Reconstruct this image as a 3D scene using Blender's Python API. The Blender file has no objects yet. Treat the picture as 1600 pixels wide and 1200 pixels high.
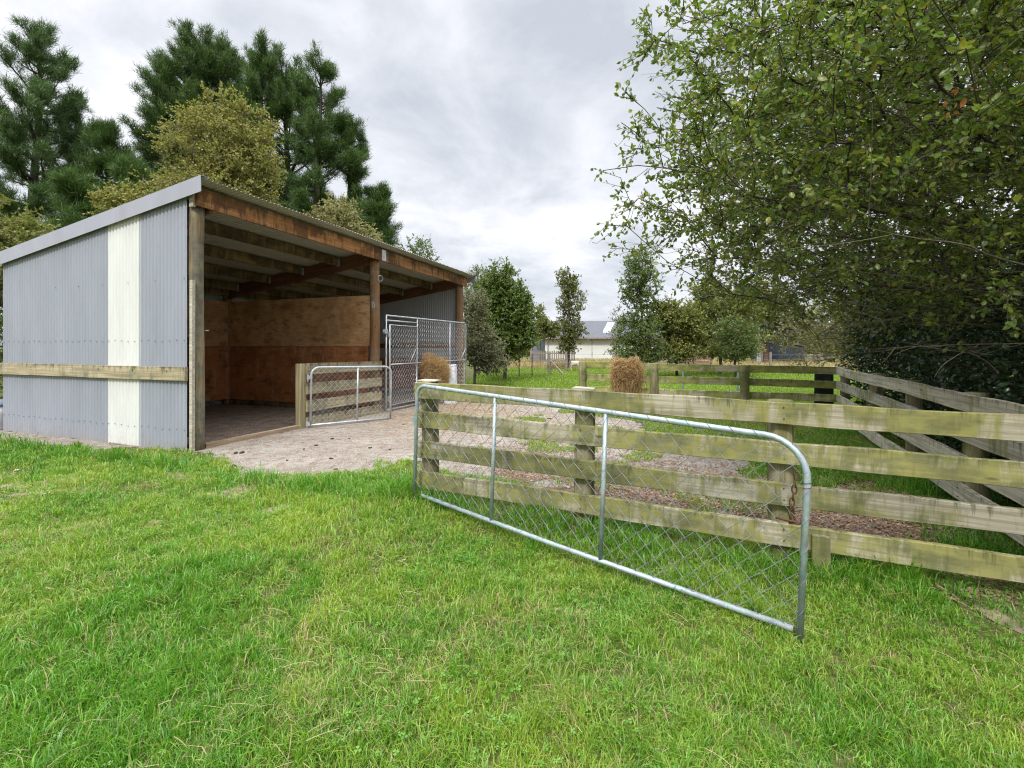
import bpy, bmesh, math, random
import numpy as np
from mathutils import Vector, Matrix, Quaternion

random.seed(7)
RNG = np.random.default_rng(11)
R = math.radians
C = bpy.context.scene.collection
PI = math.pi

# ------------------------------------------------------------------ camera
CAM_Z = 1.5
F = 750.0 / 1600.0                     # focal length over image width
cam_data = bpy.data.cameras.new('camera')
cam_data.sensor_width = 36
cam_data.lens = 36 * F
cam_data.shift_y = -60.0 / 1600.0
cam_data.clip_start = 0.05
cam_data.clip_end = 6000
cam = bpy.data.objects.new('camera', cam_data)
cam.location = (0, 0, CAM_Z)
cam.rotation_euler = (R(90), 0, 0)
C.objects.link(cam)
bpy.context.scene.camera = cam

# ------------------------------------------------------------------ helpers
def ground(x, y):
    """height of the ground (numpy or floats)"""
    x = np.asarray(x, dtype=float); y = np.asarray(y, dtype=float)
    b = 0.05 * np.exp(-(((x + 0.9) / 1.6) ** 2 + ((y - 4.4) / 1.2) ** 2))
    w = np.clip((7.0 - y) / 2.5, 0, 1)
    u = 0.018 * np.sin(1.7 * x + .6 * y) + 0.014 * np.sin(2.9 * y - 1.1 * x + 1.3) + 0.010 * np.sin(4.3 * x + 3.1 * y)
    return b + u * w

def gz(x, y): return float(ground(x, y))

class MB:
    def __init__(s): s.v = []; s.f = []
    def add(s, vs, fs):
        n = len(s.v); s.v.extend([tuple(v) for v in vs]); s.f.extend([tuple(i + n for i in f) for f in fs])
    def box(s, x0, x1, y0, y1, z0, z1):
        v = [(x0,y0,z0),(x1,y0,z0),(x1,y1,z0),(x0,y1,z0),(x0,y0,z1),(x1,y0,z1),(x1,y1,z1),(x0,y1,z1)]
        s.add(v, [(0,3,2,1),(4,5,6,7),(0,1,5,4),(1,2,6,5),(2,3,7,6),(3,0,4,7)])
    def tube(s, path, r, n=8, cap=True, closed=False):
        P = [Vector(p) for p in path]; m = len(P)
        rr = r if isinstance(r, (list, tuple)) else [r] * m
        base = len(s.v); u = None
        for i in range(m):
            if closed: t = P[(i+1) % m] - P[i-1]
            else: t = P[min(i+1, m-1)] - P[max(i-1, 0)]
            if t.length < 1e-9: t = Vector((0,0,1))
            t.normalize()
            if u is None:
                a = Vector((0,0,1)) if abs(t.z) < .9 else Vector((1,0,0))
                u = t.cross(a).normalized()
            else:
                u = (u - t * u.dot(t))
                u = u.normalized() if u.length > 1e-6 else t.orthogonal().normalized()
            w = t.cross(u)
            for k in range(n):
                a = 2*PI*k/n
                s.v.append(tuple(P[i] + (u*math.cos(a) + w*math.sin(a)) * rr[i]))
        for i in range(m if closed else m-1):
            j = (i+1) % m
            for k in range(n):
                k2 = (k+1) % n
                s.f.append((base+i*n+k, base+i*n+k2, base+j*n+k2, base+j*n+k))
        if cap and not closed:
            s.f.append(tuple(base+k for k in reversed(range(n))))
            s.f.append(tuple(base+(m-1)*n+k for k in range(n)))
    def build(s, name, mat, parent=None, smooth=False, loc=None):
        me = bpy.data.meshes.new(name); me.from_pydata(s.v, [], s.f); me.update()
        if smooth: me.shade_smooth()
        return link(name, me, mat, parent, loc)

def link(name, me, mat, parent=None, loc=None):
    if mat is not None: me.materials.append(mat)
    o = bpy.data.objects.new(name, me); C.objects.link(o)
    if parent is not None: o.parent = parent
    if loc is not None: o.location = loc
    return o

def np_mesh(name, V, Fc, k, mat, parent=None, smooth=False):
    """V (n,3), Fc (m,k) uniform face size"""
    me = bpy.data.meshes.new(name)
    V = np.ascontiguousarray(V, dtype=np.float32); Fc = np.ascontiguousarray(Fc, dtype=np.int32)
    me.vertices.add(len(V)); me.vertices.foreach_set('co', V.ravel())
    me.loops.add(Fc.size); me.loops.foreach_set('vertex_index', Fc.ravel())
    me.polygons.add(len(Fc))
    me.polygons.foreach_set('loop_start', np.arange(0, Fc.size, k, dtype=np.int32))
    me.update(calc_edges=True)
    if smooth: me.shade_smooth()
    return link(name, me, mat, parent)

def tag(o, label=None, cat=None, group=None, kind=None):
    if label: o['label'] = label
    if cat: o['category'] = cat
    if group: o['group'] = group
    if kind: o['kind'] = kind
    return o

def thing(name, label, cat, loc=(0,0,0), rz=0, group=None):
    o = bpy.data.objects.new(name, None); C.objects.link(o)
    o.empty_display_size = .2
    o.location = loc; o.rotation_euler = (0, 0, rz)
    return tag(o, label, cat, group)

def place(o, p0, p1, up=(0,0,1)):
    """put a mesh built along local x (z up) so that it starts at p0 and runs to p1 (parent space)"""
    p0 = Vector(p0); p1 = Vector(p1)
    x = (p1 - p0).normalized(); up = Vector(up)
    if abs(x.dot(up)) > .95: up = Vector((0, 1, 0))
    y = up.cross(x).normalized(); z = x.cross(y)
    m = Matrix((x, y, z)).transposed().to_4x4(); m.translation = p0
    o.matrix_local = m

def board(name, mat, parent, p0, p1, h, t, seed=0, warp=.004, bev=.004):
    """sawn board; p0-p1 is the middle line, h along z, t thickness"""
    L = (Vector(p1) - Vector(p0)).length
    n = max(4, int(L / .12)); rnd = random.Random(seed * 31 + 5)
    ph = [rnd.uniform(0, 6.28) for _ in range(6)]
    mb = MB()
    prof = [(-t/2, -h/2+bev), (-t/2+bev, -h/2), (t/2-bev, -h/2), (t/2, -h/2+bev),
            (t/2, h/2-bev), (t/2-bev, h/2), (-t/2+bev, h/2), (-t/2, h/2-bev)]
    m = len(prof)
    for i in range(n+1):
        x = L*i/n
        wy = warp*math.sin(1.3*x+ph[0]); wz = warp*.7*math.sin(1.7*x+ph[1])
        wt = warp*.5*math.sin(7*x+ph[2]) + rnd.uniform(-.001, .001)
        for (y, z) in prof:
            mb.v.append((x, y+wy, z + wz + (wt if z > 0 else -wt*.7)))
    for i in range(n):
        for k in range(m):
            k2 = (k+1) % m
            mb.f.append((i*m+k, (i+1)*m+k, (i+1)*m+k2, i*m+k2))
    mb.f.append(tuple(range(m))); mb.f.append(tuple(n*m+k for k in reversed(range(m))))
    o = mb.build(name, mat, parent)
    place(o, p0, p1)
    return o

def pole(name, mat, parent, base, top, r0, r1=None, seed=0, n=18):
    """round timber pole, local z along its length"""
    base = Vector(base); top = Vector(top); L = (top-base).length
    r1 = r1 or r0; rnd = random.Random(seed*17+3); ph = [rnd.uniform(0, 6.28) for _ in range(4)]
    mb = MB(); m = max(3, int(L/.2))
    for i in range(m+1):
        f = i/m; z = L*f; r = r0+(r1-r0)*f
        cx = .006*math.sin(2*z+ph[0]); cy = .006*math.sin(1.6*z+ph[1])
        for k in range(n):
            a = 2*PI*k/n
            q = r*(1+.035*math.sin(2*a+ph[2]+z)+.02*math.sin(5*a+ph[3]))
            mb.v.append((cx+q*math.cos(a), cy+q*math.sin(a), z))
    e = len(mb.v)
    for k in range(n):
        a = 2*PI*k/n; mb.v.append(((r1-.008)*math.cos(a), (r1-.008)*math.sin(a), L+.006))
    for i in range(m+1):
        for k in range(n):
            k2 = (k+1) % n
            mb.f.append((i*n+k, i*n+k2, (i+1)*n+k2, (i+1)*n+k))
    mb.f.append(tuple(reversed(range(n)))); mb.f.append(tuple(e+k for k in range(n)))
    o = mb.build(name, mat, parent, smooth=True)
    o.location = base
    d = (top-base).normalized()
    o.rotation_mode = 'QUATERNION'; o.rotation_quaternion = Vector((0,0,1)).rotation_difference(d)
    return o

# value noise on numpy arrays
def vnoise(x, y, scale, seed):
    g = np.random.default_rng(seed).random((256, 256))
    x = np.asarray(x)*scale + 1000.3; y = np.asarray(y)*scale + 1000.7
    xi = np.floor(x).astype(int); yi = np.floor(y).astype(int); fx = x-xi; fy = y-yi
    fx = fx*fx*(3-2*fx); fy = fy*fy*(3-2*fy)
    a = g[xi % 256, yi % 256]; b = g[(xi+1) % 256, yi % 256]
    c = g[xi % 256, (yi+1) % 256]; d = g[(xi+1) % 256, (yi+1) % 256]
    return (a*(1-fx)+b*fx)*(1-fy) + (c*(1-fx)+d*fx)*fy

def in_poly(x, y, poly):
    x = np.asarray(x); y = np.asarray(y); c = np.zeros(x.shape, bool); n = len(poly); j = n-1
    for i in range(n):
        xi, yi = poly[i]; xj, yj = poly[j]
        cond = ((yi > y) != (yj > y)) & (x < (xj-xi)*(y-yi)/((yj-yi)+1e-12)+xi)
        c ^= cond; j = i
    return c

# ------------------------------------------------------------------ materials
class NT:
    def __init__(s, name):
        s.m = bpy.data.materials.new(name); s.m.use_nodes = True
        s.n = s.m.node_tree.nodes; s.l = s.m.node_tree.links; s.n.clear()
        s.out = s.n.new('ShaderNodeOutputMaterial')
    def N(s, t, **kw):
        o = s.n.new('ShaderNode'+t)
        for k, v in kw.items(): setattr(o, k, v)
        return o
    def L(s, a, b): s.l.new(a, b)
    def coord(s, kind='Object', scale=(1,1,1), rnd=True):
        tc = s.N('TexCoord'); mp = s.N('Mapping'); mp.inputs['Scale'].default_value = scale
        src = tc.outputs[kind]
        if rnd:
            oi = s.N('ObjectInfo'); mul = s.N('Math', operation='MULTIPLY'); mul.inputs[1].default_value = 37.0
            s.L(oi.outputs['Random'], mul.inputs[0])
            add = s.N('VectorMath', operation='ADD'); s.L(src, add.inputs[0]); s.L(mul.outputs[0], add.inputs[1]); src = add.outputs[0]
        s.L(src, mp.inputs['Vector'])
        return mp.outputs[0]
    def noise(s, vec, scale, detail=6, rough=.6, dist=0):
        n = s.N('TexNoise'); n.inputs['Scale'].default_value = scale; n.inputs['Detail'].default_value = detail
        n.inputs['Roughness'].default_value = rough; n.inputs['Distortion'].default_value = dist
        if vec is not None: s.L(vec, n.inputs['Vector'])
        return n.outputs['Fac']
    def ramp(s, fac, stops, interp='LINEAR'):
        r = s.N('ValToRGB'); cr = r.color_ramp; cr.interpolation = interp
        while len(cr.elements) < len(stops): cr.elements.new(.5)
        for e, (p, c) in zip(cr.elements, stops):
            e.position = p; e.color = (c[0], c[1], c[2], 1) if not isinstance(c, (int, float)) else (c, c, c, 1)
        s.L(fac, r.inputs[0]); return r.outputs[0]
    def mix(s, fac, a, b, mode='MIX'):
        m = s.N('MixRGB', blend_type=mode)
        for inp, v in ((m.inputs[0], fac), (m.inputs[1], a), (m.inputs[2], b)):
            if isinstance(v, (int, float)): inp.default_value = v
            elif isinstance(v, (tuple, list)): inp.default_value = (v[0], v[1], v[2], 1)
            else: s.L(v, inp)
        return m.outputs[0]
    def bump(s, h, strength=.3, dist=.01):
        b = s.N('Bump'); b.inputs['Strength'].default_value = strength; b.inputs['Distance'].default_value = dist
        s.L(h, b.inputs['Height']); return b.outputs[0]
    def bsdf(s, col, rough=.7, metal=0, spec=.4, normal=None):
        p = s.N('BsdfPrincipled')
        if isinstance(col, (tuple, list)): p.inputs['Base Color'].default_value = (col[0], col[1], col[2], 1)
        else: s.L(col, p.inputs['Base Color'])
        if isinstance(rough, (int, float)): p.inputs['Roughness'].default_value = rough
        else: s.L(rough, p.inputs['Roughness'])
        p.inputs['Metallic'].default_value = metal
        p.inputs['Specular IOR Level'].default_value = spec
        if normal is not None: s.L(normal, p.inputs['Normal'])
        s.L(p.outputs[0], s.out.inputs[0]); return p

def m_plain(name, col, rough=.7, metal=0, var=.25, scale=8, bump=.15):
    t = NT(name); v = t.coord('Object'); f = t.noise(v, scale, 6)
    c = t.mix(t.ramp(f, [(.3, 0.0), (.7, 1.0)]), tuple(x*(1-var) for x in col), tuple(min(1, x*(1+var)) for x in col))
    t.bsdf(c, rough, metal, normal=t.bump(f, bump, .01)); return t.m

def m_wood(name, base, base2, moss=None, moss_amt=.5, dark=.5, grain=40, axis='x', rough=.85):
    t = NT(name)
    sc_long = (1.2, grain*.6, grain) if axis == 'x' else (grain, grain, 1.2)
    g = t.noise(t.coord('Object', sc_long), 1.0, 8, .65, .6)
    blot = t.noise(t.coord('Object', (1.6, 3, 5) if axis == 'x' else (4, 4, 1.5)), 1.0, 5, .6)
    c = t.mix(t.ramp(blot, [(.32, 0.0), (.68, 1.0)]), base, base2)
    c = t.mix(t.ramp(g, [(.38, .0), (.62, 1.0)]), t.mix(1.0, c, (.55, .53, .5), 'MULTIPLY'), c)
    if moss:
        streak = t.noise(t.coord('Object', (9, 9, 1.6) if axis == 'x' else (9, 9, .8)), 1.0, 5, .7, .4)
        big = t.noise(t.coord('Object', (1.5, 1.5, 2.5)), 1.0, 3, .5)
        s = t.N('Math', operation='ADD'); t.L(streak, s.inputs[0]); t.L(big, s.inputs[1])
        hf = t.N('Math', operation='MULTIPLY'); t.L(s.outputs[0], hf.inputs[0]); hf.inputs[1].default_value = .5
        c0 = .62-.27*moss_amt
        tcx = t.N('TexCoord'); sx = t.N('SeparateXYZ'); t.L(tcx.outputs['Object'], sx.inputs[0])
        a = t.ramp(hf.outputs[0], [(c0-.035, 0.0), (c0+.05, .85)])
        tone = t.noise(t.coord('Object', (5, 5, 9)), 1.0, 4, .6)
        c = t.mix(a, c, t.mix(t.ramp(tone, [(.4, 0.0), (.6, 1.0)]), moss, (moss[0]*.5, moss[1]*.55, moss[2]*.7)))
        if axis == 'x':
            st = t.noise(t.coord('Object', (16, 16, 1.3)), 1.0, 6, .75, .2)
            zz = t.N('Math', operation='MULTIPLY_ADD'); t.L(sx.outputs[2], zz.inputs[0]); zz.inputs[1].default_value = 1.6; t.L(st, zz.inputs[2])
            c = t.mix(t.ramp(zz.outputs[0], [(.61, 0.0), (.73, .75)]), c, (.06, .065, .022))
            oi = t.N('ObjectInfo')
            c = t.mix(1.0, c, t.ramp(oi.outputs['Random'], [(0, (.80, .80, .80)), (1, (1.15, 1.13, 1.08))]), 'MULTIPLY')
    dk = t.noise(t.coord('Object', (22, 22, 2.2) if axis == 'x' else (14, 14, 2)), 1.0, 6, .7)
    c = t.mix(t.ramp(dk, [(.56, 0.0), (.74, dark)]), c, (.035, .035, .025))
    # knots
    vo = t.N('TexVoronoi'); vo.inputs['Scale'].default_value = 1.0
    t.L(t.coord('Object', (2.2, 6, 9) if axis == 'x' else (7, 7, 2.4)), vo.inputs['Vector'])
    c = t.mix(t.ramp(vo.outputs['Distance'], [(.05, .75), (.11, 0.0)]), c, (.07, .05, .03))
    t.bsdf(c, rough, spec=.25, normal=t.bump(g, .35, .006)); return t.m

def m_leaf(name, cols, transl=.35, rough=.45, spec=.4, patch=None, world_scale=.5):
    t = NT(name)
    geo = t.N('NewGeometry')
    n = len(cols)
    c = t.ramp(geo.outputs['Random Per Island'], [(i/(n-1) if n > 1 else 0, cc) for i, cc in enumerate(cols)])
    if patch:
        f = t.noise(t.coord('Object', rnd=False), world_scale, 4, .6)
        c = t.mix(t.ramp(f, [(.42, 0.0), (.62, 1.0)]), c, t.mix(.6, c, patch))
    p = t.N('BsdfPrincipled'); t.L(c, p.inputs['Base Color']); p.inputs['Roughness'].default_value = rough
    p.inputs['Specular IOR Level'].default_value = spec
    tr = t.N('BsdfTranslucent'); t.L(t.mix(1.0, c, (1.25, 1.35, .7), 'MULTIPLY'), tr.inputs[0])
    ms = t.N('MixShader'); ms.inputs[0].default_value = transl
    t.L(p.outputs[0], ms.inputs[1]); t.L(tr.outputs[0], ms.inputs[2]); t.L(ms.outputs[0], t.out.inputs[0])
    return t.m

def m_bark(name, c1, c2):
    t = NT(name); g = t.noise(t.coord('Object', (9, 9, 2.5)), 1.5, 7, .7)
    t.bsdf(t.mix(t.ramp(g, [(.35, 0.0), (.65, 1.0)]), c1, c2), .9, spec=.2, normal=t.bump(g, .5, .02)); return t.m

M = {}
M['rail'] = m_wood('weathered_rail', (.34, .31, .23), (.45, .42, .33), moss=(.215, .21, .055), moss_amt=.58, dark=.5)
M['rail_lichen'] = m_wood('lichen_rail', (.46, .43, .28), (.58, .54, .38), moss=(.33, .34, .07), moss_amt=.6, dark=.4)
M['rail_pale'] = m_wood('pale_rail', (.66, .63, .52), (.78, .74, .63), moss=(.36, .36, .12), moss_amt=.26, dark=.25)
M['post_moss'] = m_wood('mossy_post', (.27, .24, .14), (.38, .34, .22), moss=(.17, .175, .05), moss_amt=.50, dark=.4, axis='z')
M['new_board'] = m_wood('new_board', (.42, .36, .23), (.50, .44, .30), moss=(.30, .28, .17), moss_amt=.35, dark=.5)
M['new_post'] = m_wood('new_post', (.40, .34, .19), (.46, .40, .25), dark=.1, axis='z')
M['pole'] = m_wood('pole_timber', (.26, .19, .11), (.34, .28, .18), moss=(.17, .16, .11), moss_amt=.5, dark=.85, axis='z')
M['pole_brown'] = m_wood('pole_brown', (.26, .13, .055), (.32, .19, .10), moss=(.30, .22, .13), moss_amt=.3, dark=.7, axis='z')
M['beam'] = m_wood('orange_beam', (.46, .20, .075), (.56, .31, .15), moss=(.13, .06, .03), moss_amt=.42, dark=.7)
M['purlin'] = m_wood('stained_purlin', (.22, .16, .08), (.28, .21, .11), moss=(.08, .06, .03), moss_amt=.42, dark=.8)
M['rafter'] = m_wood('brown_rafter', (.16, .07, .035), (.22, .11, .06), dark=.6)
M['sill'] = m_wood('sill_timber', (.42, .30, .19), (.50, .38, .26), dark=.3)
M['batten'] = m_wood('pale_batten', (.50, .47, .38), (.58, .54, .45), dark=.35, axis='z')
M['slat'] = m_wood('grey_slat', (.30, .25, .22), (.40, .34, .30), dark=.4)
M['slat_red'] = m_wood('reddish_slat', (.28, .16, .14), (.36, .24, .21), dark=.4)

def m_corr(name, col, rough=.45, dirt=.25):  # painted or galvanised sheet
    t = NT(name)
    f = t.noise(t.coord('Object', (2.5, 2.5, .6), rnd=False), 1.0, 6, .65)
    g = t.noise(t.coord('Object', (9, 9, 9), rnd=False), 1.0, 8, .7)
    c = t.mix(t.ramp(f, [(.35, 0.0), (.7, 1.0)]), col, tuple(x*.86 for x in col))
    c = t.mix(t.ramp(g, [(.58, 0.0), (.75, dirt)]), c, (.22, .18, .13))
    tcx = t.N('TexCoord'); sx = t.N('SeparateXYZ'); t.L(tcx.outputs['Object'], sx.inputs[0])
    lo_ = t.N('Math', operation='MULTIPLY_ADD'); t.L(sx.outputs[2], lo_.inputs[0]); lo_.inputs[1].default_value = -1.1; t.L(g, lo_.inputs[2])
    c = t.mix(t.ramp(lo_.outputs[0], [(.30, 0.0), (.55, dirt*1.6)]), c, (.30, .24, .18))
    ru = t.noise(t.coord('Object', (14, 14, .5), rnd=False), 1.0, 6, .75)
    c = t.mix(t.ramp(ru, [(.62, 0.0), (.74, dirt*1.5)]), c, (.34, .27, .19))
    t.bsdf(c, rough, spec=.45, normal=t.bump(g, .05, .01)); return t.m
M['wall'] = m_corr('grey_cladding', (.315, .338, .385))
M['panel'] = m_corr('pale_sheet', (.70, .715, .68), .35, .12)
M['flash'] = m_corr('grey_flashing', (.36, .37, .42), .35, .05)
M['zinc'] = m_corr('zinc_cladding', (.42, .44, .46), .35, .3)
M['roof'] = m_corr('roof_sheet', (.44, .43, .37), .4, .3)

def m_ply(name, a, b, stain):
    t = NT(name)
    g = t.noise(t.coord('Object', (3.0, 3.0, 22)), 1.0, 8, .6, 1.2)
    f = t.noise(t.coord('Object', (1, 1, 1)), 2.2, 5, .6)
    c = t.mix(t.ramp(g, [(.35, 0.0), (.65, 1.0)]), a, b)
    c = t.mix(t.ramp(f, [(.45, 0.0), (.65, .8)]), c, stain)
    s = t.noise(t.coord('Object', (6, 6, 1)), 1.5, 6, .7)
    c = t.mix(t.ramp(s, [(.52, 0.0), (.72, .55)]), c, (.60, .46, .30))
    k = t.noise(t.coord('Object', (1, 1, 2.2)), 3.0, 6, .7)
    c = t.mix(t.ramp(k, [(.52, 0.0), (.66, .7)]), c, tuple(v*.4 for v in stain))
    t.bsdf(c, .5, spec=.35, normal=t.bump(g, .15, .004)); return t.m
M['ply_up'] = m_ply('plywood_upper', (.52, .28, .12), (.66, .42, .22), (.38, .18, .07))
M['ply_low'] = m_ply('plywood_lower', (.38, .14, .05), (.50, .22, .085), (.25, .085, .03))

def m_galv(name, col, rough, metal=.55):
    t = NT(name)
    vo = t.N('TexVoronoi'); vo.inputs['Scale'].default_value = 60; t.L(t.coord('Object'), vo.inputs['Vector'])
    f = t.noise(t.coord('Object'), 7, 5, .7)
    c = t.mix(t.ramp(f, [(.4, 0.0), (.65, 1.0)]), col, tuple(x*.68 for x in col))
    c = t.mix(.12, c, vo.outputs['Color'], 'OVERLAY')
    sp = t.noise(t.coord('Object'), 55, 3, .6)
    c = t.mix(t.ramp(sp, [(.62, 0.0), (.7, .6)]), c, (.10, .11, .09))
    t.bsdf(c, rough, metal, normal=t.bump(sp, .12, .003)); return t.m
M['galv'] = m_galv('weathered_galvanised', (.42, .50, .52), .5, .35)
M['galv_new'] = m_galv('bright_galvanised', (.60, .63, .66), .38, .45)
M['wire'] = m_plain('fence_wire', (.21, .225, .235), .6, .2, .2, 20)
M['wire_new'] = m_plain('bright_wire', (.72, .72, .71), .4, .1, .15, 20)
M['rust'] = m_plain('rusty_steel', (.10, .045, .03), .85, .3, .5, 60)
M['steel_dark'] = m_plain('dark_steel', (.06, .06, .07), .6, .5)
M['screw'] = m_plain('screw_head', (.20, .20, .22), .6, .4)
M['white_plastic'] = m_plain('white_plastic', (.72, .74, .76), .5, 0, .1)
M['sack'] = m_plain('pale_sack', (.62, .63, .66), .7, 0, .22, 9, .6)
M['black_mat'] = m_plain('black_rubber', (.018, .02, .022), .7, 0, .3)
M['blue_plastic'] = m_plain('blue_plastic', (.10, .42, .62), .5)
M['dung'] = m_plain('dung', (.055, .038, .024), .95, 0, .5, 40, .6)
M['stone'] = m_plain('stone', (.42, .38, .31), .9, 0, .25, 30, .4)
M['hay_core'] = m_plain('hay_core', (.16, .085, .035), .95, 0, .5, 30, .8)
M['wool'] = m_plain('wool', (.55, .49, .38), .95, 0, .15, 20, .6)
M['sheep_skin'] = m_plain('sheep_face', (.30, .25, .20), .9)
M['white_wall'] = m_plain('white_wall', (.70, .70, .68), .7, 0, .05, 1)
M['grey_roof'] = m_corr('grey_roof', (.12, .125, .14), .9, .1)
M['skylight'] = m_plain('skylight', (.75, .80, .85), .2, 0, .02)
M['blue_wall'] = m_corr('blue_grey_wall', (.20, .26, .30), .6)
M['dark_shed'] = m_corr('dark_cladding', (.035, .045, .065), .5, .05)
M['brown_roof'] = m_plain('brown_roof', (.20, .12, .08), .8)

# leaves
M['leaf_near'] = m_leaf('leaf_broad', [(.105, .15, .02), (.15, .21, .03), (.10, .175, .045), (.22, .28, .04), (.12, .185, .045), (.28, .25, .05), (.18, .26, .075), (.08, .115, .022)], .42, .36, .5)
M['leaf_far'] = m_leaf('leaf_broad_dark', [(.09, .115, .025), (.13, .155, .035), (.09, .13, .04), (.19, .19, .045), (.24, .20, .06)], .3, .4, .45)
M['leaf_brown'] = m_leaf('dead_leaf', [(.38, .15, .04), (.30, .11, .03)], .3)
M['ivy'] = m_leaf('ivy_leaf', [(.022, .045, .014), (.035, .07, .022), (.03, .06, .028), (.06, .105, .032)], .15, .25, .6)
M['pine'] = m_leaf('pine_needles', [(.035, .070, .020), (.062, .120, .028), (.10, .165, .036), (.070, .13, .036)], .22, .55, .3)
M['pine_pale'] = m_leaf('pine_needles_pale', [(.06, .11, .035), (.10, .165, .05), (.085, .15, .06)], .22, .55, .3)
M['leaf_yellow'] = m_leaf('leaf_yellow', [(.22, .23, .06), (.31, .29, .085), (.15, .18, .042), (.40, .33, .14), (.18, .22, .05)], .35, .5, .3)
M['leaf_straw'] = m_leaf('leaf_straw', [(.30, .27, .13), (.24, .24, .10), (.36, .31, .18), (.17, .20, .06)], .35, .55, .3)
M['leaf_lime'] = m_leaf('leaf_lime', [(.13, .16, .03), (.19, .21, .045), (.26, .25, .09), (.10, .13, .03)], .35, .5, .3)
M['leaf_green'] = m_leaf('leaf_green', [(.075, .13, .028), (.115, .18, .04), (.17, .22, .05), (.09, .15, .04), (.20, .22, .07)], .35, .45, .35)
M['leaf_mid'] = m_leaf('leaf_mid', [(.10, .14, .03), (.14, .17, .04), (.20, .19, .05), (.08, .12, .03), (.24, .20, .07)], .35, .45, .35)
M['leaf_olive'] = m_leaf('leaf_olive', [(.14, .18, .042), (.21, .23, .06), (.26, .24, .07), (.12, .17, .042)], .3, .5, .3)
M['leaf_grey'] = m_leaf('leaf_greygreen', [(.17, .19, .10), (.23, .23, .13), (.13, .15, .07), (.26, .22, .14)], .3, .55, .3)
M['bark'] = m_bark('bark', (.07, .055, .042), (.16, .135, .11))
M['bark_dark'] = m_bark('bark_dark', (.035, .028, .022), (.09, .075, .06))
M['bark_moss'] = m_bark('bark_moss', (.09, .075, .055), (.20, .18, .12))
M['bark_grey'] = m_bark('bark_grey', (.14, .12, .10), (.26, .23, .19))
M['grass'] = m_leaf('grass_blades', [(.04, .13, .012), (.10, .26, .02), (.17, .36, .028), (.12, .30, .04), (.26, .42, .035), (.33, .37, .07), (.14, .33, .025), (.06, .18, .018), (.22, .40, .03)], .32, .38, .5, patch=(.36, .45, .05), world_scale=.9)
M['grass_lush'] = m_leaf('grass_lush', [(.05, .16, .012), (.09, .26, .018), (.14, .33, .025), (.19, .37, .03)], .32, .38, .5)
M['grass_dry'] = m_leaf('dry_stalks', [(.42, .33, .17), (.50, .41, .24), (.34, .25, .13), (.40, .36, .16)], .35, .7, .2)
M['thatch'] = m_leaf('thatch', [(.16, .15, .05), (.26, .21, .10), (.10, .12, .03), (.20, .22, .06), (.32, .26, .14)], .2, .8, .2)
M['clover'] = m_leaf('clover_leaf', [(.08, .22, .02), (.12, .29, .03), (.17, .34, .04)], .3, .4, .4)
M['field'] = m_leaf('field_grass', [(.16, .29, .03), (.22, .35, .04), (.29, .37, .07), (.13, .24, .025)], .4, .5, .3)
M['chips'] = m_leaf('bark_chip', [(.20, .12, .075), (.32, .21, .135), (.12, .07, .045), (.46, .34, .23), (.24, .14, .09), (.17, .12, .09)], 0.0, .85, .2)
M['pebble'] = m_leaf('pebble', [(.12, .09, .07), (.42, .38, .33), (.26, .21, .16), (.50, .46, .40), (.09, .065, .05), (.36, .31, .26)], 0, .9, .2)
M['straw'] = m_leaf('hay_stalk', [(.44, .28, .13), (.54, .38, .20), (.34, .20, .09), (.62, .47, .27), (.26, .15, .075), (.40, .27, .14)], .3, .6, .25)

def m_ground():
    t = NT('pasture_soil')
    v = t.coord('Object', rnd=False)
    a = t.noise(v, 1.3, 8, .65); b = t.noise(v, 30, 6, .7)
    c = t.mix(t.ramp(a, [(.4, 0.0), (.6, 1.0)]), (.050, .075, .018), (.09, .115, .028))
    c = t.mix(t.ramp(b, [(.45, 0.0), (.62, .8)]), c, (.16, .125, .065))
    t.bsdf(c, .95, spec=.1, normal=t.bump(b, .6, .03)); return t.m
def m_gravel():
    t = NT('yard_gravel')
    v = t.coord('Object', rnd=False)
    vo = t.N('TexVoronoi'); vo.inputs['Scale'].default_value = 55; t.L(v, vo.inputs['Vector'])
    a = t.noise(v, 1.1, 8, .65, .4); b = t.noise(v, 45, 7, .75); d = t.noise(v, 7, 8, .75)
    c = t.mix(t.ramp(a, [(.38, 0.0), (.62, 1.0)]), (.36, .33, .285), (.27, .235, .195))
    c = t.mix(.10, c, vo.outputs['Color'], 'SOFT_LIGHT')
    c = t.mix(t.ramp(d, [(.47, 0.0), (.62, .85)]), c, (.19, .125, .085))
    c = t.mix(t.ramp(b, [(.56, 0.0), (.63, .85)]), c, (.07, .045, .03))
    c = t.mix(t.ramp(b, [(.30, .7), (.38, 0.0)]), c, (.55, .48, .40))
    t.bsdf(c, .95, spec=.15, normal=t.bump(b, .8, .02)); return t.m
def m_dirt():
    t = NT('shelter_floor_dirt')
    v = t.coord('Object', rnd=False)
    b = t.noise(v, 35, 7, .75); d = t.noise(v, 4, 8, .75)
    c = t.mix(t.ramp(d, [(.4, 0.0), (.62, 1.0)]), (.28, .225, .175), (.17, .125, .09))
    c = t.mix(t.ramp(b, [(.55, 0.0), (.7, .8)]), c, (.06, .04, .03))
    t.bsdf(c, .95, spec=.1, normal=t.bump(b, .8, .03)); return t.m
M['soil'] = m_plain('bare_soil', (.24, .185, .13), .95, 0, .45, 9, .8); M['ground'] = m_ground(); M['gravel'] = m_gravel(); M['dirt'] = m_dirt()

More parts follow.
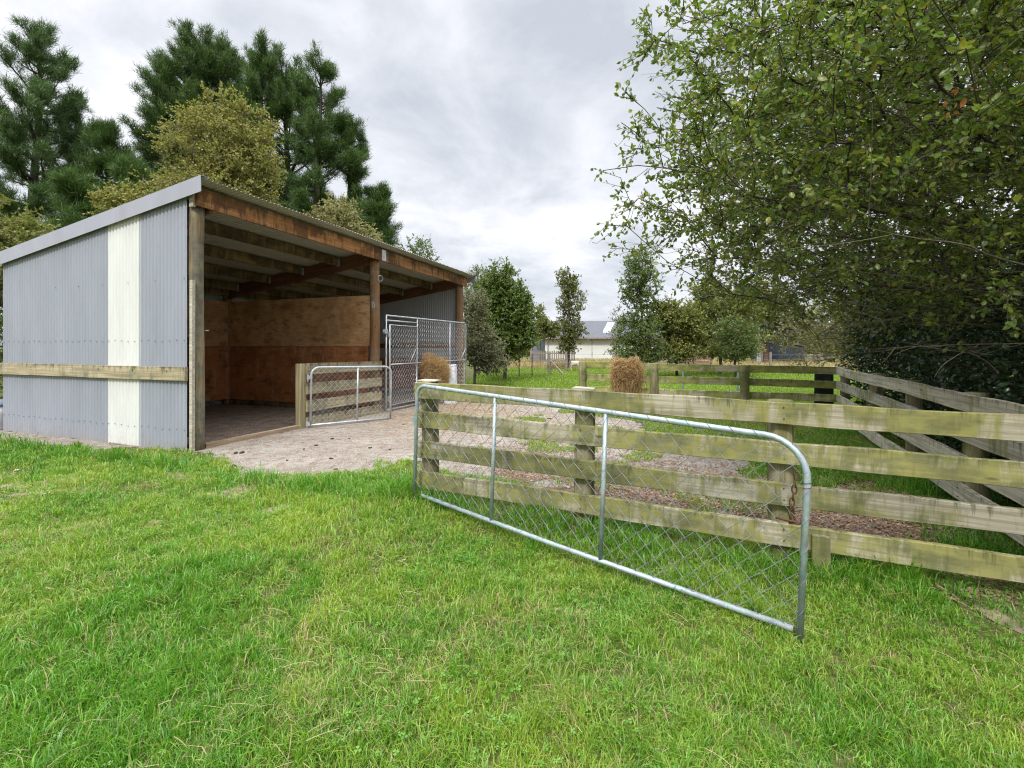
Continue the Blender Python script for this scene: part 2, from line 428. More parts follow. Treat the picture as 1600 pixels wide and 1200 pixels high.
# ------------------------------------------------------------------ ground
def grade(lo, hi, near_lo, near_hi, step):
    a = list(np.arange(near_lo, near_hi + 1e-6, step)); s = step; x = near_hi
    up = []
    while x < hi: s *= 1.25; x += s; up.append(min(x, hi))
    s = step; x = near_lo; dn = []
    while x > lo: s *= 1.25; x -= s; dn.append(max(x, lo))
    return np.array(sorted(set(dn)) + a + sorted(set(up)))
def sheet(name, xs, ys, mat, dz=0.0, label=None):
    X, Y = np.meshgrid(xs, ys); Z = ground(X, Y) + dz
    V = np.stack([X.ravel(), Y.ravel(), Z.ravel()], 1); nx = len(xs); ny = len(ys)
    i, j = np.meshgrid(np.arange(nx-1), np.arange(ny-1)); a = (j*nx+i).ravel()
    return np_mesh(name, V, np.stack([a, a+1, a+nx+1, a+nx], 1), 4, mat, smooth=True)
g = sheet('ground', grade(-2500, 2500, -12, 12, .12), grade(-800, 4000, -2, 16, .12), M['ground'])
g['kind'] = 'structure'

def gp(px, py):     # ground point seen at that place of the photo, used only to take measurements
    Y = CAM_Z*750/(py-540.0); return ((px-800)/750.0*Y, Y)

# shelter frame: origin at foot of the front corner pole, x along the open front, y to the back
SO = (-4.536, 6.9); SA = math.atan2(.935, .355)
def S(x, y):
    return (SO[0] + x*math.cos(SA) - y*math.sin(SA), SO[1] + x*math.sin(SA) + y*math.cos(SA))

GRAVEL = [(-13, 8.2), gp(-300, 697), gp(-120, 690), gp(0, 694), gp(60, 698), gp(95, 699), gp(150, 703), gp(205, 705), gp(240, 703),
          gp(300, 711), gp(338, 716), gp(350, 728), gp(395, 742), gp(455, 747), gp(520, 750), gp(560, 744),
          gp(600, 733), gp(640, 718), gp(655, 740), gp(700, 742), gp(800, 764), gp(900, 786), gp(1000, 806), gp(1100, 830), gp(1200, 852), gp(1300, 872), (3.1, 2.95),
          (3.7, 3.9), (4.0, 4.8), (4.1, 5.3), (2.9, 5.0), (2.7, 5.6), (3.4, 6.6), (2.3, 8.0), (2.6, 9.3), (1.4, 10.7), (.6, 12.8), (-.6, 15.5),
          S(9.3, -1.0), S(9.3, 5.4), S(-.5, 6.2), (-13, 11.5)]
def poly_sheet(name, poly, mat, dz, step=.1):
    xs = np.arange(min(p[0] for p in poly), max(p[0] for p in poly)+step, step)
    ys = np.arange(min(p[1] for p in poly), max(p[1] for p in poly)+step, step)
    X, Y = np.meshgrid(xs[:-1]+step/2, ys[:-1]+step/2)
    jx = X + (vnoise(X, Y, 2.2, 5)-.5)*.45; jy = Y + (vnoise(X, Y, 2.2, 9)-.5)*.45
    keep = in_poly(jx, jy, poly)
    jj, ii = np.nonzero(keep)
    nx = len(xs); a = jj*nx+ii
    Fq = np.stack([a, a+1, a+nx+1, a+nx], 1)
    XX, YY = np.meshgrid(xs, ys)
    V = np.stack([XX.ravel(), YY.ravel(), (ground(XX, YY)+dz).ravel()], 1)
    used, inv = np.unique(Fq.ravel(), return_inverse=True)
    V = V[used].copy()
    V[:, 0] += (vnoise(V[:, 0], V[:, 1], 9, 3)-.5)*.08; V[:, 1] += (vnoise(V[:, 0], V[:, 1], 9, 4)-.5)*.08
    V[:, 2] = ground(V[:, 0], V[:, 1]) + dz
    return np_mesh(name, V, inv.reshape(-1, 4), 4, mat, smooth=True)
gr = poly_sheet('gravel_yard', GRAVEL, M['gravel'], .006, .07); gr['kind'] = 'structure'
fl = poly_sheet('shelter_floor', [S(0, .06), S(8.2, .06), S(8.2, 4.6), S(0, 4.6)], M['dirt'], .012, .07); fl['kind'] = 'structure'

for k, (px, py, rx, ry) in enumerate([(360, 770, .30, .2), (200, 728, .5, .28), (425, 798, .26, .16), (15, 762, .45, .25), (28, 782, .3, .16), (300, 742, .5, .22), (1570, 945, .26, .22), (115, 745, .35, .2)]):
    c = gp(px, py)
    b = poly_sheet('bare_soil', [(c[0]+rx*math.cos(a*.5)*(1+.25*math.sin(a*1.7+k)), c[1]+ry*math.sin(a*.5)*(1+.25*math.sin(a*2.3+k))) for a in range(13)], M['soil'], .005, .05)
    b['kind'] = 'structure'
# ------------------------------------------------------------------ blades (numpy)
def blades(name, x, y, h, w, mat, lean=.5, parent=None, z0=None, rng=RNG, out=None):
    n = len(x); z = ground(x, y) - .005 if z0 is None else z0
    a = rng.random(n)*2*PI; bx = np.cos(a); by = np.sin(a)
    la = rng.random(n)*2*PI if out is None else out; lm = h*(lean*(.25+rng.random(n)*1.1))
    lx = np.cos(la)*lm; ly = np.sin(la)*lm
    V = np.empty((n, 5, 3), np.float32)
    wx = bx*w*.5; wy = by*w*.5
    V[:, 0] = np.stack([x-wx, y-wy, z], 1); V[:, 1] = np.stack([x+wx, y+wy, z], 1)
    mx = x+lx*.35; my = y+ly*.35; mz = z+h*.62
    V[:, 2] = np.stack([mx-wx*.75, my-wy*.75, mz], 1); V[:, 3] = np.stack([mx+wx*.75, my+wy*.75, mz], 1)
    dz = h*(1-.45*np.clip(lm/h, 0, 1.2))
    V[:, 4] = np.stack([x+lx, y+ly, z+np.maximum(dz, h*.35)], 1)
    b = (np.arange(n)*5)[:, None]
    T = np.concatenate([b+[0, 1, 3], b+[0, 3, 2], b+[2, 3, 4]], 1).reshape(-1, 3)
    return np_mesh(name, V.reshape(-1, 3), T, 3, mat, parent)

def in_view(x, y, m=.06):
    return (np.abs(x/np.maximum(y, .01)) < 1.067+m) 

def scatter(dens_near, y0, y1, xr, n):
    pass

BARE = [(gp(360, 770), .30, .10), (gp(200, 728), .55, .10), (gp(215, 762), .32, .07), (gp(425, 798), .26, .07), (gp(15, 762), .45, .08),
        (gp(28, 782), .3, .06), (gp(115, 745), .35, .07), (gp(300, 742), .5, .07), (gp(1560, 960), .35, .22), (gp(30, 735), .3, .05)]
def bare_mask(x, y):
    d = np.zeros_like(x)
    for (c, rx, ry) in BARE:
        d = np.maximum(d, 1 - np.sqrt(((x-c[0])/rx)**2 + ((y-c[1])/(ry*3))**2))
    return np.clip(d*2.2, 0, 1)

def grass_field():
    X = []; Y = []
    # density falls with distance
    for (ya, yb, dens) in ((1.25, 2.2, 27000), (2.2, 3.2, 19000), (3.2, 4.6, 12000), (4.6, 6.3, 7500), (6.3, 8.6, 4200)):
        area = (yb-ya)*(yb+ya)*1.12; n = int(area*dens)
        y = np.sqrt(RNG.random(n)*(yb**2-ya**2)+ya**2); x = (RNG.random(n)*2-1)*1.12*y
        X.append(x); Y.append(y)
    x = np.concatenate(X); y = np.concatenate(Y)
    # clump the roots
    cl = vnoise(x, y, 9, 21)*.5 + vnoise(x, y, 22, 22)*.5
    tu = vnoise(x, y, 13, 23)*.6 + vnoise(x, y, 26, 24)*.4
    keep = RNG.random(len(x)) < np.clip(.34+cl*.55+(tu-.5)*1.7, .16, 1)
    keep &= ~in_poly(x + (vnoise(x, y, 3, 51)-.5)*.4+(vnoise(x, y, 11, 53)-.5)*.35+RNG.normal(0, .05, len(x)), y + (vnoise(x, y, 3, 52)-.5)*.4+(vnoise(x, y, 11, 54)-.5)*.35+RNG.normal(0, .05, len(x)), GRAVEL)
    keep &= RNG.random(len(x)) > bare_mask(x, y)*.80
    keep &= RNG.random(len(x)) > np.clip((vnoise(x, y, 1.7, 61)-.80)*4, 0, .6)
    tu = tu[keep]
    # far side of the front fence to the right is bark
    x = x[keep]; y = y[keep]; n = len(x)
    hn = vnoise(x, y, 1.1, 31)*.5 + vnoise(x, y, 4.2, 32)*.5
    h = (.038 + .060*np.clip(hn*1.7-.35, 0, 1.2)+.07*np.clip(tu-.5, 0, .5))*(.5+.8*RNG.random(n))
    # longer grass along the fence foot and behind the gate
    fx, fy = 2.94-2.288*((y-2.76)/1.0), y
    lush = np.exp(-((x-(2.94-2.288*(y-2.76)))/.55)**2)*(x < (2.94-2.288*(y-2.76))+.05)
    tuft = np.exp(-(((x+1.0)/.35)**2+((y-4.45)/.28)**2))
    h *= 1+1.1*lush+1.0*tuft
    w = (.0024+.0024*RNG.random(n))*(1+.24*np.maximum(y-1.5, 0))
    dry = RNG.random(n) < .035+.10*(vnoise(x, y, 2.1, 77) > .66)
    lu = (~dry) & ((lush > .35) | (vnoise(x, y, .8, 79) > .62)) & (RNG.random(n) < .75)
    gs = (~dry) & (~lu)
    g1 = blades('grass', x[gs], y[gs], h[gs], w[gs], M['grass'], .75); g1['kind'] = 'stuff'
    g2 = blades('lush_grass', x[lu], y[lu], h[lu]*1.2, w[lu]*1.15, M['grass_lush'], .65); g2['kind'] = 'stuff'
    g3 = blades('dry_grass', x[dry], y[dry], h[dry]*1.25, w[dry]*.8, M['grass_dry'], 1.3); g3['kind'] = 'stuff'
    # separate tussocks, blades leaning outwards
    def tussocks(name, N, mat, seed, hh, rr, cond):
        rng = np.random.default_rng(seed)
        cy = np.sqrt(rng.random(N)*(8.0**2-1.3**2)+1.3**2); cx = (rng.random(N)*2-1)*1.1*cy
        k = cond(cx, cy) & ~in_poly(cx, cy, GRAVEL) & (rng.random(N) < 1.5/(1+.25*cy)); cx = cx[k]; cy = cy[k]; N = len(cx)
        m = 46; H = hh*(.6+.8*rng.random(N)); a = rng.random((N, m))*6.28; r = rr*np.sqrt(rng.random((N, m)))*(.5+.8*rng.random((N, 1)))
        x = (cx[:, None]+np.cos(a)*r).ravel(); y = (cy[:, None]+np.sin(a)*r).ravel()
        h = (H[:, None]*(1-.45*r/rr)*(.6+.55*rng.random((N, m)))).ravel(); h = np.maximum(h, .02)
        w = (.0026+.0020*rng.random(N*m))*(1+.22*np.maximum(y-1.5, 0))
        o = blades(name, x, y, h, w, M[mat], .95, rng=rng, out=(a+rng.normal(0, .5, (N, m))).ravel()); o['kind'] = 'stuff'
    tussocks('grass_tussocks', 1500, 'grass', 201, .105, .055, lambda x, y: vnoise(x, y, 1.3, 211) > .35)
    tussocks('lush_tussocks', 1500, 'grass_lush', 202, .115, .06, lambda x, y: vnoise(x, y, 1.1, 212) > .45)
    tussocks('dry_tussocks', 330, 'grass_dry', 203, .075, .05, lambda x, y: vnoise(x, y, 1.7, 213) > .5)
    # low thatch under the blades
    n = 150000; yy = np.sqrt(RNG.random(n)*(7.0**2-1.25**2)+1.25**2); xx = (RNG.random(n)*2-1)*1.1*yy
    k = ~in_poly(xx, yy, GRAVEL) & (RNG.random(n) < 1.0/(1+.10*yy)); xx = xx[k]; yy = yy[k]; k = RNG.random(len(xx)) > bare_mask(xx, yy)*.5; xx = xx[k]; yy = yy[k]; n = len(xx); dd = RNG.random(n) < .42
    o = blades('thatch', xx[dd], yy[dd], .012+.022*RNG.random(dd.sum()), .0026*(1+.25*(yy[dd]-1.25)), M['thatch'], 2.2); o['kind'] = 'stuff'
    gg = ~dd; o = blades('short_turf', xx[gg], yy[gg], .014+.024*RNG.random(gg.sum()), .0030*(1+.25*(yy[gg]-1.25)), M['grass'], 1.5); o['kind'] = 'stuff'
    # clover
    n = 17000; yy = np.sqrt(RNG.random(n)*(5.5**2-1.25**2)+1.25**2); xx = (RNG.random(n)*2-1)*1.1*yy
    k = (vnoise(xx, yy, 1.6, 91)*.6+vnoise(xx, yy, 5, 92)*.4 > .53) & ~in_poly(xx, yy, GRAVEL); xx = xx[k]; yy = yy[k]; n = len(xx)
    zz = ground(xx, yy)+.025+.05*RNG.random(n)
    V = []; base = RNG.random(n)*6.28
    nx = (RNG.random(n)-.5)*.7; ny = (RNG.random(n)-.5)*.7; s = .005+.006*RNG.random(n)
    for q in range(3):
        a = base+q*2.094
        cx = np.cos(a); cy = np.sin(a); px_ = -cy; py_ = cx
        for (u, v) in ((.1, 0), (.7, .55), (1.15, .5), (1.05, 0), (1.15, -.5), (.7, -.55)):
            dx = (cx*u+px_*v)*s; dy = (cy*u+py_*v)*s
            V.append(np.stack([xx+dx, yy+dy, zz+nx*dx+ny*dy], 1))
    V = np.stack(V, 1).reshape(-1, 3); b = (np.arange(n)*18)[:, None]
    Fq = np.concatenate([np.concatenate([b+[q*6+0, q*6+1, q*6+2, q*6+3], b+[q*6+0, q*6+3, q*6+4, q*6+5]], 1) for q in range(3)], 1).reshape(-1, 4)
    c = np_mesh('clover', V, Fq, 4, M['clover']); c['kind'] = 'stuff'
grass_field()

def long_stalks():
    """bent dry stalks lying in the turf"""
    n = 5200; y = np.sqrt(RNG.random(n)*(5.5**2-1.3**2)+1.3**2); x = (RNG.random(n)*2-1)*1.1*y
    k = (vnoise(x, y, 1.5, 101) > .42) & ~in_poly(x, y, GRAVEL); x = x[k]; y = y[k]; n = len(x)
    L = .03+.10*RNG.random(n)**1.5; a = RNG.random(n)*6.28; cur = (RNG.random(n)-.5)*1.1; w = .0006+.0006*RNG.random(n)
    V = np.empty((n, 12, 3)); px_ = x.copy(); py_ = y.copy(); z = ground(x, y)+.03+.04*RNG.random(n); dz = (RNG.random(n)-.35)*.35
    for i in range(6):
        sx = -np.sin(a)*w; sy = np.cos(a)*w
        V[:, 2*i] = np.stack([px_-sx, py_-sy, z], 1); V[:, 2*i+1] = np.stack([px_+sx, py_+sy, z+w], 1)
        px_ += np.cos(a)*L/5; py_ += np.sin(a)*L/5; a = a+cur/5; z = z+dz*L/5; dz = dz-.1
    b = (np.arange(n)*12)[:, None]
    Fq = np.concatenate([b+[2*i, 2*i+1, 2*i+3, 2*i+2] for i in range(5)], 1).reshape(-1, 4)
    o = np_mesh('dead_stalks', V.reshape(-1, 3), Fq, 4, M['grass_dry']); o['kind'] = 'stuff'
long_stalks()

def pen_and_field():
    # thin grass inside the yard, right part
    def zone(n, x0, x1, y0, y1):
        return RNG.random(n)*(x1-x0)+x0, RNG.random(n)*(y1-y0)+y0
    x, y = zone(150000, -.5, 6.6, 3.0, 11)
    fence_r = 6.44-.467*(9.47-y)             # right fence
    inside = (x < fence_r+.1) & (x > 2.94-2.288*(y-2.76)+.12) & in_view(x, y)
    g = in_poly(x, y, GRAVEL)
    nn = vnoise(x, y, 1.6, 121)*.6+vnoise(x, y, 5, 122)*.4
    keep = inside & ((~g & (nn > .30)) | (g & (nn > .625)))
    x = x[keep]; y = y[keep]; n = len(x)
    o = blades('yard_grass', x, y, (.03+.05*RNG.random(n)), .0045+.003*RNG.random(n)+.0006*y, M['field'], .8); o['kind'] = 'stuff'
    dd = RNG.random(n) < .22; o = blades('yard_dry_grass', x[dd]+.02, y[dd], .04+.05*RNG.random(dd.sum()), .004+.0006*y[dd], M['grass_dry'], 1.2); o['kind'] = 'stuff'
    # grass clumps that stand against the foot of the fence
    X = []; Y = []; H = []
    for (cx, cy, rr, hh, m) in ((4.35, 4.9, .3, .22, 1300), (3.5, 4.0, .28, .16, 900), (3.3, 3.35, .30, .13, 1200), (3.9, 3.35, .3, .15, 900), (4.9, 6.4, .35, .15, 900), (5.6, 8.0, .4, .15, 800), (2.2, 4.6, .4, .08, 900), (.9, 5.2, .4, .07, 900)):
        X.append(cx+RNG.normal(0, rr*.5, m)); Y.append(cy+RNG.normal(0, rr*.5, m)); H.append(hh*(.5+.7*RNG.random(m)))
    x = np.concatenate(X); y = np.concatenate(Y); h = np.concatenate(H)
    o = blades('fence_foot_grass', x, y, h, .005+.003*RNG.random(len(x)), M['grass_lush'], .6); o['kind'] = 'stuff'
    # paddock beyond the yard
    n = 260000
    y = 11+(RNG.random(n)**1.6)*34; x = (RNG.random(n)*2-1)*1.1*y
    k = (x > -2.2+(y-14)*.05) & ~in_poly(x, y, GRAVEL) & (x < .95*y); x = x[k]; y = y[k]
    far = y > 27
    dr = far & (vnoise(x, y, .25, 131)+(y-27)*.035 > .55)
    gs = ~dr; n = gs.sum()
    o = blades('paddock_grass', x[gs], y[gs], .05+.07*RNG.random(n), .008+.0011*y[gs], M['field'], .6); o['kind'] = 'stuff'
    n = dr.sum()
    o = blades('dry_paddock_grass', x[dr], y[dr], .18+.35*RNG.random(n), .012+.0011*y[dr], M['grass_dry'], .5); o['kind'] = 'stuff'
    # bark chips
    n = 85000; x, y = zone(n, -1.0, 5.6, 2.7, 7.5)
    fr = 2.94-2.288*(y-2.76)
    d = x-fr                                     # distance from the front fence along x
    dens = np.clip(1.30-d/5.5, 0, 1)*(d > -.15)
    k = (RNG.random(n) < dens) & (x < 6.5-.467*(9.47-y)) & (vnoise(x, y, 2, 141) > .25) & (x > -.2)
    k |= (RNG.random(n) < .6) & (x > fr-.45) & (x < fr+.1) & (x > 1.5) & (vnoise(x, y, 2.5, 142) > .5)
    k |= (RNG.random(n) < .035) & (x > fr) & (x < 4)
    x = x[k]; y = y[k]; n = len(x)
    a = RNG.random(n)*6.28; L = .008+.018*RNG.random(n)**2; w = .003+.004*RNG.random(n); tz = (RNG.random(n)-.5)*.6
    z = ground(x, y)+.012+.014*RNG.random(n); V = np.empty((n, 8, 3))
    for i, (u, v, t_) in enumerate([(-1, -1, 0), (1, -.8, 0), (1, .8, 0), (-1, 1, 0), (-1, -1, 1), (1, -.8, 1), (1, .8, 1), (-1, 1, 1)]):
        V[:, i] = np.stack([x+np.cos(a)*L*u-np.sin(a)*w*v, y+np.sin(a)*L*u+np.cos(a)*w*v, z+u*L*tz+t_*.005], 1)
    b = (np.arange(n)*8)[:, None]
    Fq = np.concatenate([b+q for q in ([4, 5, 6, 7], [0, 1, 5, 4], [1, 2, 6, 5], [2, 3, 7, 6], [3, 0, 4, 7])], 1).reshape(-1, 4)
    o = np_mesh('bark_chips', V.reshape(-1, 3), Fq, 4, M['chips']); o['kind'] = 'stuff'
    # pebbles and crumbs on the gravel
    n = 150000; y = 2.8+RNG.random(n)**1.3*12; x = (RNG.random(n)*2-1)*1.08*y
    k = in_poly(x, y, GRAVEL) & (x < 4.5); x = x[k]; y = y[k]; n = len(x)
    s = (.002+.0055*RNG.random(n)**3)*(1+.06*y); a = RNG.random(n)*6.28; z = ground(x, y)+.007
    V = np.empty((n, 5, 3))
    for i in range(4):
        V[:, i] = np.stack([x+np.cos(a+i*1.57)*s*(.7+.6*RNG.random(n)), y+np.sin(a+i*1.57)*s*(.7+.6*RNG.random(n)), z], 1)
    V[:, 4] = np.stack([x+s*.2, y, z+s*.8], 1); b = (np.arange(n)*5)[:, None]
    T = np.concatenate([b+[i, (i+1) % 4, 4] for i in range(4)], 1).reshape(-1, 3)
    o = np_mesh('pebbles', V.reshape(-1, 3), T, 3, M['pebble']); o['kind'] = 'stuff'
    # loose hay on the yard near the mesh panel
    n = 16000
    cx, cy = S(7.0, -.8)
    x = np.concatenate([RNG.normal(-1.4, .75, n//2), RNG.normal(-.9, 1.0, n//2)]); y = np.concatenate([RNG.normal(11.6, 1.3, n//2), RNG.normal(9.6, 1.1, n//2)])
    k = RNG.random(n) < .75; x = x[k]; y = y[k]; n = len(x)
    o = strands('loose_hay', np.stack([x, y, ground(x, y)+.015+.02*RNG.random(n)], 1), .06, .004, M['straw'], flat=True); o['kind'] = 'stuff'

def strands(name, P, L, w, mat, flat=False, parent=None, droop=0.0, dirs=None, rng=RNG):
    n = len(P); d = rng.normal(size=(n, 3)) if dirs is None else dirs
    if flat: d[:, 2] *= .12
    d /= np.linalg.norm(d, axis=1)[:, None]
    l = (L*(.4+.9*rng.random(n)))[:, None]
    s = np.cross(d, rng.normal(size=(n, 3))); s /= np.linalg.norm(s, axis=1)[:, None]; s *= w*.5
    bend = np.cross(d, s); bend /= np.linalg.norm(bend, axis=1)[:, None]+1e-9
    bend *= l*(rng.random(n)[:, None]-.5)*.5
    if flat: bend[:, 2] = 0
    a = P-d*l*.5; m = P+bend*.6; e = P+d*l*.5; e[:, 2] -= droop*l[:, 0]; a[:, 2] -= droop*l[:, 0]*.3
    V = np.stack([a-s, a+s, m-s, m+s, e-s*.4, e+s*.4], 1)
    b = (np.arange(n)*6)[:, None]
    Fq = np.concatenate([b+[0, 1, 3, 2], b+[2, 3, 5, 4]], 1).reshape(-1, 4)
    return np_mesh(name, V.reshape(-1, 3), Fq, 4, mat, parent)
pen_and_field()

# ------------------------------------------------------------------ trees
def grow(base, trunk_pts, pts, bal=.35):
    """connect scattered points to a trunk with a balanced spanning tree -> nodes, parent index"""
    nodes = [np.array(p, float) for p in trunk_pts]; par = [-1]+list(range(len(trunk_pts)-1))
    path = [0.0]
    for i in range(1, len(nodes)): path.append(path[-1]+.55*np.linalg.norm(nodes[i]-nodes[i-1]))
    T = np.array(nodes)
    d = np.min(np.linalg.norm(pts[:, None, :]-T[None, :, :], axis=2), axis=1)
    order = np.argsort(d); N = len(pts)+len(nodes)
    P = np.zeros((N, 3)); P[:len(nodes)] = T; PA = np.full(N, -1); PA[:len(nodes)] = par
    LN = np.zeros(N); LN[:len(nodes)] = path; m = len(nodes); m0 = m
    for i in order:
        p = pts[i]; dd = np.linalg.norm(P[:m]-p, axis=1)
        rise = np.maximum(P[:m, 2]-p[2], 0)
        c = dd+bal*LN[:m]+.25*rise
        j = int(np.argmin(c)); P[m] = p; PA[m] = j; LN[m] = LN[j]+dd[j]; m += 1
    return P, PA, m0

def radii(P, PA, r_tip, expo=2.3, rmax=None):
    n = len(P); acc = np.zeros(n); r = np.zeros(n)
    for i in range(n-1, -1, -1):
        if acc[i] == 0: acc[i] = r_tip**expo
        r[i] = acc[i]**(1/expo)
        if PA[i] >= 0: acc[PA[i]] += acc[i]
    if rmax: r = np.minimum(r, rmax)
    return r

def edge_tubes(name, A, B, ra, rb, mat, parent, sides=5):
    n = len(A); t = B-A; L = np.linalg.norm(t, axis=1)[:, None]+1e-9; t = t/L
    h = np.where(np.abs(t[:, 2:3]) < .9, np.array([[0, 0, 1.0]]), np.array([[1.0, 0, 0]]))
    u = np.cross(t, h); u /= np.linalg.norm(u, axis=1)[:, None]; w = np.cross(t, u)
    V = np.empty((n, 2*sides, 3))
    for k in range(sides):
        a = 2*PI*k/sides; o = u*math.cos(a)+w*math.sin(a)
        V[:, k] = A-t*ra[:, None]*.4+o*ra[:, None]; V[:, sides+k] = B+t*rb[:, None]*.3+o*rb[:, None]
    b = (np.arange(n)*2*sides)[:, None]
    Fq = np.concatenate([b+[k, (k+1) % sides, sides+(k+1) % sides, sides+k] for k in range(sides)], 1).reshape(-1, 4)
    return np_mesh(name, V.reshape(-1, 3), Fq, 4, mat, parent, smooth=True)

def leaf_cards(name, P, D, size, mat, parent, shape=4, up=.6, rng=RNG):
    """P leaf root, D growth direction"""
    n = len(P); D = D/(np.linalg.norm(D, axis=1)[:, None]+1e-9)
    nr = rng.normal(size=(n, 3)); nr[:, 2] = np.abs(nr[:, 2])+up
    s = np.cross(D, nr); s /= np.linalg.norm(s, axis=1)[:, None]+1e-9
    nn = np.cross(s, D)
    sz = (size*(.55+.75*rng.random(n)))[:, None]
    if shape == 4:
        V = np.stack([P, P+D*sz*.5+s*sz*.34, P+D*sz, P+D*sz*.5-s*sz*.34], 1)
        Fq = (np.arange(n)*4)[:, None]+[0, 1, 2, 3]
        return np_mesh(name, V.reshape(-1, 3), Fq, 4, mat, parent)
    cup = .10+.12*rng.random(n)[:, None]; cv = (rng.random(n)[:, None]-.3)*.25
    mid = P+D*sz*.55-nn*sz*cup; tip = P+D*sz-nn*sz*cv
    V = np.stack([P, P+D*sz*.28+s*sz*.27, P+D*sz*.66+s*sz*.27, tip, P+D*sz*.66-s*sz*.27, P+D*sz*.28-s*sz*.27, mid], 1)
    b = (np.arange(n)*7)[:, None]
    T = np.concatenate([b+q for q in ([0, 1, 6], [1, 2, 6], [2, 3, 6], [3, 4, 6], [4, 5, 6], [5, 0, 6])], 1).reshape(-1, 3)
    return np_mesh(name, V.reshape(-1, 3), T, 3, mat, parent)

def ell_points(ells, n, rng, shell=.35):
    out = []; vol = np.array([e[1][0]*e[1][1]*e[1][2] for e in ells]); vol = vol/vol.sum()
    for e, f in zip(ells, vol):
        m = max(6, int(n*f)); d = rng.normal(size=(m, 3)); d /= np.linalg.norm(d, axis=1)[:, None]
        r = rng.random(m)**shell; ph = rng.random(3)*6.28
        lump = 1+.10*np.sin(4*np.arctan2(d[:, 1], d[:, 0])+ph[0])+.10*np.sin(5*d[:, 2]+ph[1])
        out.append(np.array(e[0])+d*r[:, None]*lump[:, None]*np.array(e[1]))
    return np.concatenate(out)

def broad_tree(name, label, cat, base, trunk_top, ells, n_nodes, twigs, leaves, lsize, leafmat, bark, group=None,
               seed=1, tip=.006, twig_len=.35, shape=4, stems=1, trunk_r=None, shell=.4, zmin=.15, up=.6, sides=5, leaf_spread=.0, bal=.35):
    rng = np.random.default_rng(seed)
    bx, by = base; bz = gz(bx, by)
    t = thing(name, label, cat, (bx, by, bz), 0, group)
    pts = ell_points(ells, n_nodes, rng, shell)
    pts = pts[pts[:, 2] > zmin]
    k = 7
    trunk = [(bx+(trunk_top[0]-bx)*i/k+rng.normal()*.03*(i > 0), by+(trunk_top[1]-by)*i/k+rng.normal()*.03*(i > 0), bz-.05+(trunk_top[2]-bz)*i/k) for i in range(k+1)]
    P, PA, m0 = grow(base, trunk, pts, bal)
    r = radii(P, PA, tip, rmax=trunk_r)
    # bend branches a little
    e = np.nonzero(PA >= 0)[0]; A = P[PA[e]]; B = P[e]; ra = np.minimum(r[PA[e]], r[e]*1.6); rb = r[e]
    off = np.array([bx, by, bz])
    mid = (A+B)/2+rng.normal(size=A.shape)*np.linalg.norm(B-A, axis=1)[:, None]*.05
    mid[:m0-1] = ((A+B)/2)[:m0-1]
    rm = (ra+rb)/2
    tr = slice(0, m0-1)
    edge_tubes('trunk', np.concatenate([A[tr], mid[tr]])-off, np.concatenate([mid[tr], B[tr]])-off, np.concatenate([ra[tr], rm[tr]]), np.concatenate([rm[tr], rb[tr]]), M[bark], t, 10)
    br = slice(m0-1, None)
    A2 = np.concatenate([A[br], mid[br]]); B2 = np.concatenate([mid[br], B[br]]); R1 = np.concatenate([ra[br], rm[br]]); R2 = np.concatenate([rm[br], rb[br]])
    # twigs sit on nodes of the crown
    isleaf = np.arange(len(P)) >= m0
    src = np.nonzero(isleaf & (r < tip*9))[0]
    src = np.repeat(src, twigs); par = PA[src]
    dirn = P[src]-P[par]; dirn /= np.linalg.norm(dirn, axis=1)[:, None]+1e-9
    u = rng.random(len(src))[:, None]
    root = P[par]*(1-u)+P[src]*u
    cen = P[:, :][isleaf].mean(0)
    outw = root-cen; outw /= np.linalg.norm(outw, axis=1)[:, None]+1e-9
    td = dirn*.6+rng.normal(size=dirn.shape)*.55+outw*.35+np.array([0, 0, .12])
    td /= np.linalg.norm(td, axis=1)[:, None]
    tl = twig_len*(.45+.8*rng.random(len(src)))
    end = root+td*tl[:, None]
    end[:, 2] -= .10*tl
    A2 = np.concatenate([A2, root]); B2 = np.concatenate([B2, end]); R1 = np.concatenate([R1, np.full(len(src), tip*.8)]); R2 = np.concatenate([R2, np.full(len(src), tip*.4)])
    edge_tubes('branches', A2-off, B2-off, R1, R2, M[bark], t, sides if shape != 4 else 3)
    # leaves along twigs
    q = np.repeat(np.arange(len(src)), leaves); u = (.1+.95*rng.random(len(q)))[:, None]
    LP = root[q]*(1-u)+end[q]*u+rng.normal(size=(len(q), 3))*leaf_spread
    LD = td[q]*.6+rng.normal(size=(len(q), 3))*.75+np.array([0, 0, -.1])
    leaf_cards('crown', LP-off, LD, lsize, M[leafmat], t, shape, up, rng)
    return t

